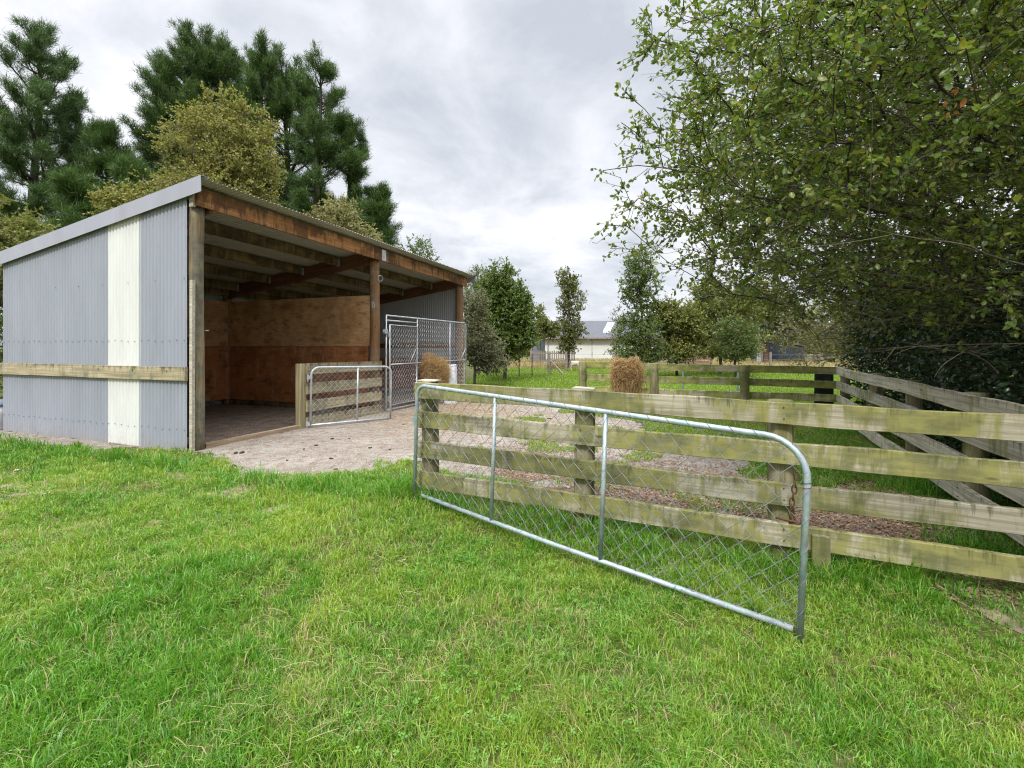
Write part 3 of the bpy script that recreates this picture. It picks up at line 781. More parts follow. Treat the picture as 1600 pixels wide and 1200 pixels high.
def pine(name, label, x, y, H, width, seed, mat='pine', z0=.15, bare=.12, group=None, lean=(0, 0), dens=1.0, shape_pow=.75):
    rng = np.random.default_rng(seed)
    t = thing(name, label, 'pine tree', (x, y, gz(x, y)), 0, group)
    K = 24; tz = np.linspace(0, H, K+1); tx = lean[0]*(tz/H)**1.5+.12*np.sin(tz*.5+seed); ty = lean[1]*(tz/H)**1.5
    T = np.stack([tx-tx[0], ty-ty[0], tz], 1); rr = .26*(1-tz/H)**.8*(H/16)+.03
    edge_tubes('trunk', T[:-1], T[1:], rr[:-1], rr[1:], M['bark_dark'], t, 9)
    A = []; B = []; ra = []; rb = []; CP = []; CD = []
    z = H*bare
    while z < H*.985:
        f = z/H; env = (1-f)**shape_pow*(1 if f > .25 else .75+f)+.05
        nb = rng.integers(4, 7)
        for _ in range(nb):
            az = rng.random()*6.28; L = 1.22*width*env*(.38+.82*rng.random()); el = R(4+30*f+rng.normal()*9)
            root = np.array([np.interp(z, tz, T[:, 0]), np.interp(z, tz, T[:, 1]), z+rng.normal()*.12])
            seg = max(3, int(L/.45)); p = root.copy(); a = az; e = el; r0 = .02+.018*L
            for s in range(seg):
                e2 = e+.12*s/seg*2
                d = np.array([math.cos(a)*math.cos(e2), math.sin(a)*math.cos(e2), math.sin(e2)])
                q = p+d*L/seg; A.append(p); B.append(q); ra.append(r0*(1-s/seg)+.008); rb.append(r0*(1-(s+1)/seg)+.008)
                if s >= seg*.25:
                    for _ in range(3):                       # side shoots
                        sa = a+rng.choice([-1, 1])*(.5+.6*rng.random()); se = e2+.35+rng.normal()*.25
                        sd = np.array([math.cos(sa)*math.cos(se), math.sin(sa)*math.cos(se), math.sin(se)])
                        sl = (.25+.55*rng.random())*(1-.35*s/seg); pp = p+d*L/seg*rng.random(); qq = pp+sd*sl
                        A.append(pp); B.append(qq); ra.append(.012); rb.append(.006)
                        for u in (.55, .8, 1.0): CP.append(pp+(qq-pp)*u); CD.append(sd)
                CP.append(q); CD.append(d); p = q; a += rng.normal()*.18
        z += (.48+.42*rng.random())*(1.12-.35*f)*(H/16)**.5
    edge_tubes('branches', np.array(A), np.array(B), np.array(ra), np.array(rb), M['bark_dark'], t, 4)
    CP = np.array(CP); CD = np.array(CD); k = int(24*dens)
    P = np.repeat(CP, k, 0); D = np.repeat(CD, k, 0)
    n = len(P); D = D*.9+rng.normal(size=(n, 3))*.72+np.array([0, 0, .30]); D /= np.linalg.norm(D, axis=1)[:, None]
    l = (.16+.17*rng.random(n))[:, None]; s = np.cross(D, rng.normal(size=(n, 3))); s /= np.linalg.norm(s, axis=1)[:, None]
    P = P-D*0+rng.normal(size=(n, 3))*.09
    w = .0105
    V = np.stack([P-s*w, P+s*w, P+D*l+s*w*.25, P+D*l-s*w*.25], 1)
    np_mesh('crown', V.reshape(-1, 3), (np.arange(n)*4)[:, None]+[0, 1, 2, 3], 4, M[mat], t)
    return t

def at(px, Y): return (px-800)/750.0*Y
def zt(py, Y): return CAM_Z+(540-py)/750.0*Y

# pines behind the shelter
pine('pine_tree', 'tall loose pine at the far left of the photo, sky showing through its limbs', at(52, 24), 24, zt(56, 24), 3.7, 1, 'pine_pale', lean=(.4, 0), dens=1.15, shape_pow=.55)
pine('pine_tree', 'slim pine with its pointed top just right of the tallest left pine', at(122, 26), 26, zt(152, 26), 2.3, 2, 'pine_pale', dens=.9)
pine('pine_tree', 'short dark pine filling the gap between the left and middle pines', at(165, 24), 24, zt(200, 24), 2.6, 3, dens=1.1)
pine('pine_tree', 'leaning pine with an open branch reaching left over the shelter roof', at(262, 26), 26, zt(118, 26), 3.4, 4, lean=(-.4, 0))
pine('pine_tree', 'broad dark pine with the highest top, behind the yellowing tree', at(318, 27), 27, zt(62, 27), 4.2, 5, dens=1.2, shape_pow=.5)
pine('pine_tree', 'pine whose rounded top fills the dip between the highest pine and the next', at(362, 27), 27, zt(80, 27), 3.6, 15, dens=1.1, shape_pow=.42)
pine('pine_tree', 'pine with a blunt top just left of the one with the bare trunk', at(448, 27), 27, zt(102, 27), 3.3, 16, dens=1.1, shape_pow=.42)
pine('pine_tree', 'dark pine at the left edge of the middle pine group', at(285, 28), 28, zt(82, 28), 3.4, 17, dens=1.0, shape_pow=.5)
pine('pine_tree', 'dark pine behind the right shoulder of the yellowing tree', at(405, 26), 26, zt(88, 26), 3.7, 6, dens=1.2, shape_pow=.5)
pine('pine_tree', 'pine with a bare grey trunk showing, right of the yellowing tree', at(500, 25), 25, zt(108, 25), 3.0, 7, dens=1.0, shape_pow=.5)
pine('pine_tree', 'pine sloping down at the right end of the dark pines', at(548, 26), 26, zt(200, 26), 2.3, 8, dens=1.1, shape_pow=.5)
pine('pine_tree', 'lowest pine, its tip just over the eave at the right end', at(592, 26), 26, zt(308, 26), 1.6, 9, dens=1.1, shape_pow=.6)
pine('pine_tree', 'small dark pine low behind the corner of the shelter roof', at(205, 22), 22, zt(265, 22), 2.4, 10, dens=1.2)
pine('pine_tree', 'dark low pine seen between the barge board and the left bush', at(110, 20), 20, zt(292, 20), 2.2, 12, dens=1.2)

# broadleaf trees behind the shelter
def E(px, py, Y, rx, rz, ry=None, dY=0):      # ellipsoid from a look at the photo: centre, half width and half height in metres
    return ((at(px, Y+dY), Y+dY, zt(py, Y+dY)), (rx, ry or rx, rz))
Y = 15
broad_tree('yellowing_tree', 'big yellow-green broadleaf tree rising behind the shelter roof', 'tree', (at(350, Y), Y), (at(350, Y), Y, 7.5),
           [E(348, 250, Y, 1.35, 1.9), E(345, 165, Y, .55, .85), E(300, 200, Y, .55, 1.0), E(275, 240, Y, .5, .6), E(398, 225, Y, .6, 1.3), E(415, 270, Y, .6, .9), E(262, 290, Y, .8, .5), E(370, 180, Y, .5, .6), E(330, 330, Y, 1.9, 1.3)], 800, 6, 13, .072, 'leaf_yellow', 'bark', seed=21, tip=.006, twig_len=.48, shell=.6)
Y = 20
broad_tree('pale_tree', 'small straw-coloured tree peeking over the middle of the roof edge', 'tree', (at(530, Y), Y), (at(530, Y), Y, 5.5),
           [E(525, 355, Y, .95, 1.3), E(565, 380, Y, .9, .9), E(495, 360, Y, .5, .9)], 320, 4, 11, .10, 'leaf_straw', 'bark_grey', seed=22, tip=.006, twig_len=.35)
Y = 13
broad_tree('lime_bush', 'lime-yellow bush growing at the left edge behind the side wall', 'bush', (at(20, Y), Y), (at(20, Y), Y, 3.5),
           [E(30, 370, Y, 1.0, .75), E(-30, 340, Y, .9, 1.0), E(70, 385, Y, .6, .6), E(5, 420, Y, 1.6, 1.4)], 520, 4, 11, .085, 'leaf_lime', 'bark_grey', seed=23, tip=.005, twig_len=.32)
Y = 11.5
broad_tree('dark_shrub', 'dark green shrub in the sliver left of the side wall', 'bush', (at(-60, Y), Y), (at(-60, Y), Y, 1.6),
           [E(-50, 560, Y, 1.1, 1.3)], 180, 3, 9, .09, 'leaf_green', 'bark', seed=24)
Y = 19
broad_tree('lime_bush', 'low yellow-green bush poking over the barge board at its middle', 'bush', (at(215, Y), Y), (at(215, Y), Y, 5.0),
           [E(215, 320, Y, 1.3, .75), E(180, 330, Y, .8, .5)], 200, 4, 11, .10, 'leaf_yellow', 'bark', seed=25, twig_len=.35)
Y = 22
broad_tree('thin_tree', 'thin dark twiggy tree tip above the right part of the eave', 'tree', (at(650, Y), Y), (at(650, Y), Y, 4.6),
           [E(655, 400, Y, .75, .8), E(625, 395, Y, .45, .5)], 130, 3, 7, .09, 'leaf_green', 'bark_dark', seed=26, twig_len=.3)
# middle distance, right of the shelter
Y = 17.5
broad_tree('shaggy_bush', 'shaggy grey-green bush with dead lower twigs beside the shelter end pole', 'bush', (at(742, Y), Y), (at(742, Y), Y, 2.2),
           [E(742, 485, Y, .55, .85), E(748, 535, Y, .65, .85), E(768, 558, Y, .6, .6)], 700, 4, 9, .06, 'leaf_grey', 'bark_grey', seed=31, tip=.005, twig_len=.28, zmin=.1)
Y = 24
broad_tree('twiggy_tree', 'half-bare twiggy tree top behind the round green tree', 'tree', (at(748, Y), Y), (at(748, Y), Y, 4.0),
           [E(750, 455, Y, .85, 1.2)], 260, 4, 5, .08, 'leaf_green', 'bark_grey', seed=32, tip=.008, twig_len=.4)
Y = 21
broad_tree('round_tree', 'dense round green tree to the right of the shelter', 'tree', (at(788, Y), Y), (at(788, Y), Y, 3.2),
           [E(790, 485, Y, 1.15, 1.35), E(785, 440, Y, .75, .8), E(770, 460, Y, .7, .9), E(815, 495, Y, .7, 1.1), E(760, 510, Y, .75, 1.0), E(785, 530, Y, 1.35, .85), E(765, 480, Y, .8, 1.2)], 1150, 4, 12, .10, 'leaf_green', 'bark', seed=33, tip=.006, twig_len=.36, zmin=.55)
Y = 36
broad_tree('spire_tree', 'narrow dark pointed tree above the flat-roofed hut', 'tree', (at(844, Y), Y), (at(844, Y), Y, 4.2),
           [E(844, 490, Y, .28, .9), E(844, 510, Y, .55, 1.0)], 130, 4, 8, .12, 'leaf_olive', 'bark', seed=34, twig_len=.35)
Y = 29
broad_tree('sapling', 'small yellow-green sapling left of the tall slim tree', 'tree', (at(856, Y), Y), (at(856, Y), Y, 2.4),
           [E(860, 515, Y, .55, .45), E(850, 505, Y, .3, .4)], 110, 4, 9, .10, 'leaf_mid', 'bark_grey', seed=35, twig_len=.3)
Y = 31
broad_tree('slim_tree', 'tall slim tree with airy reddish-green foliage before the white building', 'tree', (at(889, Y), Y), (at(889, Y), Y, 6.3),
           [E(888, 438, Y, .85, .85), E(893, 470, Y, .95, 1.1), E(885, 510, Y, .85, 1.1), E(900, 520, Y, .8, .7), E(885, 540, Y, .8, .5)], 330, 4, 6, .13, 'leaf_mid', 'bark', seed=36, tip=.008, twig_len=.38, zmin=.9, trunk_r=.10)
Y = 22
broad_tree('leafy_tree', 'upright two-stemmed green tree behind the hay on the back fence', 'tree', (at(1003, Y), Y), (at(1003, Y), Y, 5.4),
           [E(1000, 412, Y, .75, .9), E(1000, 450, Y, .95, 1.1), E(998, 510, Y, 1.0, 1.1), E(985, 548, Y, .9, .5), E(1020, 550, Y, .9, .6)], 640, 4, 8, .09, 'leaf_green', 'bark', seed=37, tip=.006, twig_len=.36, zmin=.4, trunk_r=.10)
Y = 24
broad_tree('sapling', 'spindly bare sapling in front of the white building wall', 'tree', (at(964, Y), Y), (at(964, Y), Y, 2.6),
           [E(964, 525, Y, .45, .7), E(962, 490, Y, .25, .6)], 90, 3, 3, .08, 'leaf_grey', 'bark_grey', seed=38, tip=.006, twig_len=.28)
Y = 23
broad_tree('bushy_tree', 'bushy dark-green tree between the upright tree and the olive tree', 'tree', (at(1058, Y), Y), (at(1058, Y), Y, 2.6),
           [E(1058, 500, Y, 1.1, .95), E(1038, 495, Y, .8, .8), E(1078, 515, Y, .8, .9), E(1058, 545, Y, 1.2, .6)], 640, 4, 9, .10, 'leaf_olive', 'bark_dark', seed=39, tip=.006, twig_len=.38, zmin=.3)
Y = 25
broad_tree('olive_tree', 'broad olive-brown tree standing behind the middle of the back fence', 'tree', (at(1125, Y), Y), (at(1125, Y), Y, 4.0),
           [E(1125, 490, Y, 1.5, 1.3), E(1105, 460, Y, .9, .9), E(1155, 475, Y, 1.2, 1.2), E(1095, 500, Y, 1.0, 1.2), E(1130, 535, Y, 2.0, .8)], 1100, 4, 9, .10, 'leaf_olive', 'bark', seed=40, tip=.006, twig_len=.35, zmin=.35)
Y = 22
broad_tree('dark_shrub', 'dense dark shrub low in front of the olive-brown tree', 'bush', (at(1148, Y), Y), (at(1148, Y), Y, 1.6),
           [E(1150, 530, Y, 1.0, 1.0)], 340, 4, 9, .07, 'leaf_green', 'bark_dark', seed=41, zmin=.2)
Y = 34
broad_tree('pale_tree', 'pale airy tree above the dark garden shed', 'tree', (at(1190, Y), Y), (at(1190, Y), Y, 4.4),
           [E(1190, 478, Y, 2.0, 1.9), E(1225, 500, Y, 1.6, 1.5)], 620, 4, 9, .13, 'leaf_mid', 'bark_grey', seed=42, twig_len=.4)
Y = 40
broad_tree('far_tree', 'tree to the right of the dark garden shed', 'tree', (at(1290, Y), Y), (at(1290, Y), Y, 5.0),
           [E(1300, 500, Y, 3.4, 2.4), E(1380, 490, Y, 3.4, 3.0)], 700, 4, 8, .16, 'leaf_olive', 'bark_grey', seed=43, twig_len=.5)

# hedge far off closing the horizon
def far_hedge():
    n = 60000; rng = np.random.default_rng(5); x = rng.random(n)*150-70; y = 66+rng.random(n)*3
    top = 2.2+1.6*vnoise(x, y*0, .25, 7)+.8*vnoise(x, y*0, 1.1, 8); z = rng.random(n)**.8*top
    o = leaf_cards('far_hedge', np.stack([x, y, z], 1), rng.normal(size=(n, 3)), .45, M['leaf_olive'], None, 4, rng=rng)
    tag(o, kind='stuff')
far_hedge()

# the big tree overhanging from the right, and the dark growth behind the right fence
broad_tree('overhanging_tree', 'big broad-leaved tree overhanging the fence corner from the right', 'tree', (5.5, 4.1), (5.1, 4.2, 4.0),
           [((3.75, 4.0, 3.55), (2.8, 2.6, 2.0)), ((1.68, 4.1, 3.85), (.75, 1.0, .65)), ((2.15, 4.4, 2.75), (.75, 1.0, .5)), ((2.6, 4.6, 2.1), (1.0, 1.0, .4)), ((4.9, 4.4, 5.0), (3.3, 2.8, 2.1)), ((4.6, 3.9, 2.6), (1.8, 1.9, 1.1)), ((2.2, 4.4, 3.2), (1.15, 1.5, .8)), ((4.3, 6.2, 3.9), (2.2, 1.8, 2.1)), ((3.3, 3.0, 3.9), (1.5, 1.1, 1.3))],
           3300, 5, 7, .048, 'leaf_near', 'bark_dark', seed=50, tip=.0034, twig_len=.27, shape=7, shell=.42, zmin=1.25, trunk_r=.16, up=.5, bal=.30)
broad_tree('overhanging_tree', 'second broad-leaved tree farther back over the far right fence corner', 'tree', (8.0, 9.2), (7.4, 8.8, 3.4),
           [((6.2, 8.4, 4.0), (3.4, 2.8, 2.6)), ((7.6, 8.8, 5.4), (3.4, 2.8, 2.8)), ((7.6, 8.2, 2.3), (2.0, 2.2, 1.3))],
           1300, 4, 9, .075, 'leaf_far', 'bark_dark', seed=51, tip=.005, twig_len=.36, shape=4, shell=.45, zmin=1.0, trunk_r=.16)
broad_tree('drooping_shrub', 'dry yellowish drooping shrub behind the far corner of the yard', 'bush', (8.6, 11.6), (8.2, 11.4, 1.6),
           [((7.7, 11.2, 1.75), (1.7, 1.2, .75)), ((8.9, 11.2, 2.2), (1.4, 1.2, 1.0))], 420, 4, 5, .06, 'leaf_straw', 'bark_grey', seed=52, tip=.004, twig_len=.35, zmin=.5)

def ivy_bank(name, label, x0, y0, x1, y1, h, depth, n, seed, mat, lsize):
    """a bank of shrubs: stems, then glossy leaves on twigs through a deep wall"""
    rng = np.random.default_rng(seed); t = thing(name, label, 'hedge', ((x0+x1)/2, (y0+y1)/2, 0))
    off = np.array([(x0+x1)/2, (y0+y1)/2, 0])
    d = np.array([x1-x0, y1-y0]); L = np.linalg.norm(d); d = d/L; nrm = np.array([d[1], -d[0]])
    if nrm[0] < 0: nrm = -nrm
    u = rng.random(n)*L; bulge = vnoise(u, u*0, .9, seed)*.45; z = (rng.random(n)**.85)*h*(.85+.25*vnoise(u, u*0, 1.2, seed+1))
    v = (rng.random(n)**1.6)*depth-bulge*np.sin(np.clip(z/h, 0, 1)*PI)-.12*vnoise(u*3, z*3, 1.3, seed+2)
    P = np.stack([x0+d[0]*u+nrm[0]*v, y0+d[1]*u+nrm[1]*v, z], 1)
    D = rng.normal(size=(n, 3))*.7+np.array([-nrm[0], -nrm[1], -.25])*.6
    leaf_cards('leaves', P-off, D, lsize, M[mat], t, 7, .3, rng)
    mcount = int(L*26); u = rng.random(mcount)*L; v = rng.random(mcount)*depth*.8
    A = np.stack([x0+d[0]*u+nrm[0]*v, y0+d[1]*u+nrm[1]*v, rng.random(mcount)*h*.6], 1)
    B = A+np.stack([rng.normal(size=mcount)*.35-.1, rng.normal(size=mcount)*.35, .5+.9*rng.random(mcount)], 1)
    edge_tubes('stems', A-off, B-off, .006+.012*rng.random(mcount), np.full(mcount, .003), M['bark_dark'], t, 4)
    return t
ivy_bank('ivy_hedge', 'dark glossy ivy-covered hedge close behind the right fence', 3.62, 2.0, 5.35, 5.8, 2.3, 1.6, 26000, 60, 'ivy', .062)
ivy_bank('ivy_hedge', 'dark hedge behind the farther bays of the right fence', 5.45, 5.9, 7.6, 10.6, 3.0, 2.2, 22000, 61, 'ivy', .075)

def inner_sprays():
    """bare mossy sprays that hang out of the hedge over the right fence, part of the near tree"""
    pass

def bare_branches(root_obj, n, seed):
    rng = np.random.default_rng(seed); mb = MB(); o0 = Vector(root_obj.location)
    for i in range(n):
        z = 1.5+rng.random()*3.3; y = 2.5+rng.random()*3.2; x = 4.2+rng.random()*1.4; L = min(1.3+1.9*rng.random(), x-(1.55 if z < 3.6 else 2.3))
        a = PI+rng.normal()*.30; e = rng.normal()*.18+.06*(z-2.6); p = Vector((x, y, z)); pts = [p.copy()]; seg = 12
        r0 = .0045+.010*rng.random()**2
        for k in range(seg):
            p = p+Vector((math.cos(a)*math.cos(e), math.sin(a)*math.cos(e), math.sin(e)))*L/seg
            a += rng.normal()*.07; e += rng.normal()*.05+.012; pts.append(p.copy())
            if k > 2 and rng.random() < .75:
                sa = a+rng.choice([-1, 1])*(.35+.4*rng.random()); se = e+rng.normal()*.3; q = p.copy(); sp = [q.copy()]; sl = .2+.55*rng.random()
                for _ in range(5):
                    q = q+Vector((math.cos(sa)*math.cos(se), math.sin(sa)*math.cos(se), math.sin(se)))*sl/5; sa += rng.normal()*.12; se += rng.normal()*.12; sp.append(q.copy())
                mb.tube([v-o0 for v in sp], [.0028, .0025, .0022, .0018, .0015, .001], 4, cap=False)
        mb.tube([v-o0 for v in pts], [r0*(1-.85*k/seg) for k in range(seg+1)], 5, cap=False)
    mb.build('bare_limbs', M['bark_moss'], root_obj, smooth=True)
bare_branches([o for o in C.objects if o.name == 'overhanging_tree'][0], 85, 71)

# dead leaves caught high in the big tree: on a twig, so they belong to the tree; built as small cluster
tr = [o for o in C.objects if o.name == 'overhanging_tree'][0]
rng = np.random.default_rng(4); n = 8
P = np.array([at(1490, 2.6), 2.6, zt(160, 2.6)])+rng.normal(size=(n, 3))*np.array([.035, .03, .03])
leaf_cards('dead_leaves', P-np.array(tr.location), rng.normal(size=(n, 3)), .05, M['leaf_brown'], tr, 7, rng=rng)

# ------------------------------------------------------------------ the shelter
W2 = 8.27; W1 = 4.11; DEP = 4.68
SH = thing('horse_shelter', 'grey corrugated two-bay horse shelter with open front and sloping roof', 'shed', (SO[0], SO[1], 0), SA)
def rz_(x, y): return 3.825-.0184*x-.143*(y+.36)         # upper face of the roof sheets

def corr(name, mat, parent, u0, u1, fn, pitch=.076, amp=.0125, rows=2, per=8, ph=0.0, sharp=False):
    """corrugated sheet: fn(u, w, a) -> point, w in 0..1 across, a the wave offset"""
    n = int((u1-u0)/pitch*per); V = []; Fq = []
    for i in range(n+1):
        u = u0+(u1-u0)*i/n; a = amp*math.cos(2*PI*(u/pitch+ph)) if not sharp else -amp*(2*abs(math.cos(PI*u/pitch))**.75-1)
        for j in range(rows+1): V.append(fn(u, j/rows, a))
    for i in range(n):
        for j in range(rows):
            k = i*(rows+1)+j; Fq.append((k, k+rows+1, k+rows+2, k+1))
    me = bpy.data.meshes.new(name); me.from_pydata(V, [], Fq); me.update(); me.shade_smooth()
    return link(name, me, mat, parent)

# side wall sheets (outside face towards -x); the pale sheet is its own part
xw = -.125
def side(u, w, a): return (xw+a, u, .0+(rz_(0, u)-.10)*w+(-.0))
PAN0, PAN1 = 1.017, 1.755
for nm, a0, a1, mt in (('side_wall', .0, PAN0, 'wall'), ('pale_panel', PAN0, PAN1, 'panel'), ('side_wall', PAN1, DEP, 'wall')):
    o = corr(nm, M[mt], SH, a0, a1, side, rows=6, sharp=True, per=10)
    if nm == 'pale_panel': o['label'] = 'pale translucent corrugated sheet in the grey wall'
# sheet lap edges
mb = MB()
for yy in (PAN0, PAN1):
    if yy > DEP-.1: continue
    mb.box(xw-.0165, xw-.0128, yy-.0035, yy+.0035, .02, rz_(0, yy)-.13)
mb.build('lap_seam', M['flash'], SH)
# screws
scr = None
for zz in (.30, 1.57, 2.45):
    k = 0; y = .06
    while y < DEP:
        if zz < rz_(0, y)-.25 and not (zz > 2 and k % 2 == 1 and False):
            if zz < 2.2 or (k % 4 == 0 and y < 3.6):
                if scr is None:
                    m0 = MB(); m0.tube([(0, 0, 0), (-.007, 0, 0)], .0062, 6); scr = m0.build('screw', M['screw'], SH); o = scr
                else:
                    o = scr.copy(); C.objects.link(o); o.parent = SH
                o.location = (xw-.0122, y, zz+.01*math.sin(y*9))
        y += .152; k += 1
# bottom plate board and footing below the wall
board('bottom_plate', M['purlin'], SH, (xw+.05, .05, .02), (xw+.05, DEP, .02), .14, .045, 3)
for y in (1.6, 3.3, DEP-.05): pole('wall_pole', M['pole'], SH, (0, y, -.05), (0, y, rz_(0, y)-.12), .085, .08, int(y*10))
for z in (.30, 1.57): board('girt', M['purlin'], SH, (xw+.07, .05, z), (xw+.07, DEP, z), .10, .045, int(z*10))
# timber rail along the wall that runs on as a fence
rail = board('wall_rail', M['new_board'], SH, (xw-.04, -.02, 1.10), (xw-.04, 5.9, 1.10), .195, .045, 8)
rail['label'] = 'weathered pale timber rail bolted across the side wall'
for y in (.35, 1.1, 1.9, 2.8, 3.7, 4.6):
    mb = MB(); mb.tube([(xw-.060, y, 1.14), (xw-.068, y, 1.14)], .012, 8); mb.build('bolt', M['screw'], SH)
# poles of the front
pp = pole('corner_pole', M['pole'], SH, (0, 0, -.05), (0, 0, 3.50), .10, .095, 1)
pole('middle_pole', M['pole_brown'], SH, (W1, 0, -.05), (W1, 0, 3.42), .115, .11, 2)
pole('end_pole', M['pole_brown'], SH, (W2, 0, -.05), (W2, 0, 3.36), .12, .11, 4)
for x in (0.05, W1, W2): pole('rear_pole', M['pole_brown'], SH, (x, DEP-.12, -.05), (x, DEP-.12, rz_(x, DEP)-.15), .10, .09, 5)
board('corner_batten', M['batten'], SH, (-.115, -.075, 0.02), (-.115, -.075, 2.42), .055, .05, 6).rotation_euler
board('corner_block', M['batten'], SH, (-.10, -.07, 3.46), (-.10, -.07, 3.66), .08, .05, 7)
# front beam, two lengths with a joint plate
beam_z = lambda x: rz_(x, -.13)-.035-.15
board('front_beam', M['beam'], SH, (-.10, -.135, beam_z(-.1)), (W1+.12, -.135, beam_z(W1+.12)), .27, .05, 9)
board('front_beam', M['beam'], SH, (W1+.122, -.135, beam_z(W1+.12)), (W2+.22, -.135, beam_z(W2+.22)), .27, .05, 10)
mb = MB(); mb.box(W1+.05, W1+.20, -.168, -.162, beam_z(W1)-.125, beam_z(W1)+.12); mb.build('joint_plate', M['galv_new'], SH)
# rafters front to back
for i, x in enumerate((.0+.14, W1-.02, W2-.02)):
    board('rafter', M['rafter'], SH, (x, -.10, rz_(x, -.1)-.21), (x, DEP-.05, rz_(x, DEP-.05)-.21), .30, .05, 20+i)
mb = MB(); 
# purlins hung between the rafters
for k, y in enumerate((.95, 2.0, 3.05, 4.1)):
    for (xa, xb) in ((.17, W1-.05), (W1+.01, W2-.05)):
        za = rz_(xa, y)-.035-.10; zb = rz_(xb, y)-.035-.10
        board('purlin', M['purlin'], SH, (xa, y, za), (xb, y, zb), .20, .05, 30+k*3+int(xa))
        for xx, zz, sg in ((xb, zb, -1), (xa, za, 1)):
            mb = MB()
            mb.box(min(xx, xx+sg*.055), max(xx, xx+sg*.055), y-.032, y-.0275, zz-.105, zz+.06)
            mb.box(min(xx, xx+sg*.055), max(xx, xx+sg*.055), y-.032, y+.032, zz-.108, zz-.1035)
            mb.build('joist_hanger', M['galv'], SH)
board('rear_beam', M['purlin'], SH, (0, DEP-.22, rz_(0, DEP)-.16), (W2, DEP-.22, rz_(W2, DEP)-.16), .22, .05, 51)
# steel brace strap under the roof
mb = MB(); mb.tube([(.2, .15, rz_(.2, .15)-.30), (2.2, DEP-.5, rz_(2.2, DEP)-.26)], .022, 6); mb.build('brace', M['steel_dark'], SH)
# roof sheets: waves run down the slope
def roof_fn(u, w, a): 
    y = -.36+w*(DEP+.62); return (u, y, rz_(u, y)-.010+a)
rf = corr('roof', M['roof'], SH, -.19, W2+.38, roof_fn, rows=3)
def roof_lo(u, w, a):
    y = -.36+w*(DEP+.62); return (u, y, rz_(u, y)-.0115+a)
# barge flashing over the side wall
mb = MB(); y0, y1 = -.365, DEP+.34
V = []
for (y) in (y0, y1):
    z = rz_(-.2, y)
    V += [(xw-.075, y, z-.21), (xw-.080, y, z+.012), (xw+.06, y, z+.016), (xw+.06, y, z+.012), (xw-.0745, y, z+.008), (xw-.0695, y, z-.21)]
mb.add(V, [(0, 1, 7, 6), (1, 2, 8, 7), (2, 3, 9, 8), (3, 4, 10, 9), (4, 5, 11, 10), (5, 0, 6, 11), (0, 5, 4, 3, 2, 1), (6, 7, 8, 9, 10, 11)])
mb.build('barge_flashing', M['flash'], SH)
mb = MB(); V = []
for (y) in (y0, y1):
    z = rz_(W2+.4, y); V += [(W2+.40, y, z-.17), (W2+.405, y, z+.014), (W2+.27, y, z+.018), (W2+.27, y, z+.014), (W2+.40, y, z+.010), (W2+.395, y, z-.17)]
mb.add(V, [(0, 6, 7, 1), (1, 7, 8, 2), (2, 8, 9, 3), (3, 9, 10, 4), (4, 10, 11, 5), (5, 11, 6, 0), (0, 1, 2, 3, 4, 5), (6, 11, 10, 9, 8, 7)])
mb.build('barge_flashing', M['flash'], SH)
# far side wall and back wall
def far_side(u, w, a): return (W2+.13+a, u, .0+(rz_(W2, u)-.10)*w)
corr('end_wall', M['zinc'], SH, .0, DEP, far_side, rows=3)
def back(u, w, a): return (u, DEP+.02+a, .0+(rz_(u, DEP)-.10)*w)
corr('back_wall', M['zinc'], SH, -.12, W2+.12, back, rows=2)
board('girt', M['beam'], SH, (W2+.09, .05, 1.50), (W2+.09, DEP, 1.50), .13, .05, 61)
# plywood linings
def panel(name, mat, pts, th, axis, label=None):
    """flat sheet from (u,z) rectangle; axis 'x': sheet faces x at given coordinate"""
    (u0, u1, z0, z1, c) = pts; mb = MB()
    if axis == 'y': mb.box(u0, u1, c, c+th, z0, z1)
    else: mb.box(c, c+th, u0, u1, z0, z1)
    o = mb.build(name, mat, SH)
    bv = o.modifiers.new('bevel', 'BEVEL'); bv.width = .003; bv.segments = 1
    if label: o['label'] = label
    return o
XP = W1-.065
panel('lower_plywood', M['ply_low'], (.13, DEP-.3, .14, 1.475, XP), .018, 'x')
panel('upper_plywood', M['ply_up'], (.02, DEP-.3, 1.482, 2.62, XP+.004), .018, 'x')
for (a, b) in ((.0, 1.20), (1.203, 2.6), (2.603, 4.02)):
    panel('lower_plywood', M['ply_low'], (a+.02, b, .14, 1.475, DEP-.27), .018, 'y')
    panel('upper_plywood', M['ply_up'], (a+.02, b, 1.482, 2.62, DEP-.27), .018, 'y')
panel('lower_plywood', M['ply_low'], (.2, DEP-.3, .12, 1.10, W2-.02), .018, 'x')
panel('lower_plywood', M['ply_low'], (W1+.1, W2-.05, .12, 1.475, DEP-.27), .018, 'y')
panel('upper_plywood', M['ply_up'], (W1+.1, W2-.05, 1.482, 2.5, DEP-.27), .018, 'y')
panel('lower_plywood', M['ply_low'], (.15, DEP-.3, .14, 1.475, .115), .018, 'x')
board('partition_plate', M['purlin'], SH, (XP+.01, .2, .07), (XP+.01, DEP-.3, .07), .14, .06, 63)
# sill across the first bay
s = board('sill', M['sill'], SH, (.10, -.02, .035), (1.86, -.02, .035), .075, .09, 64); s['label'] = 'pale timber sill on the ground across the open bay'
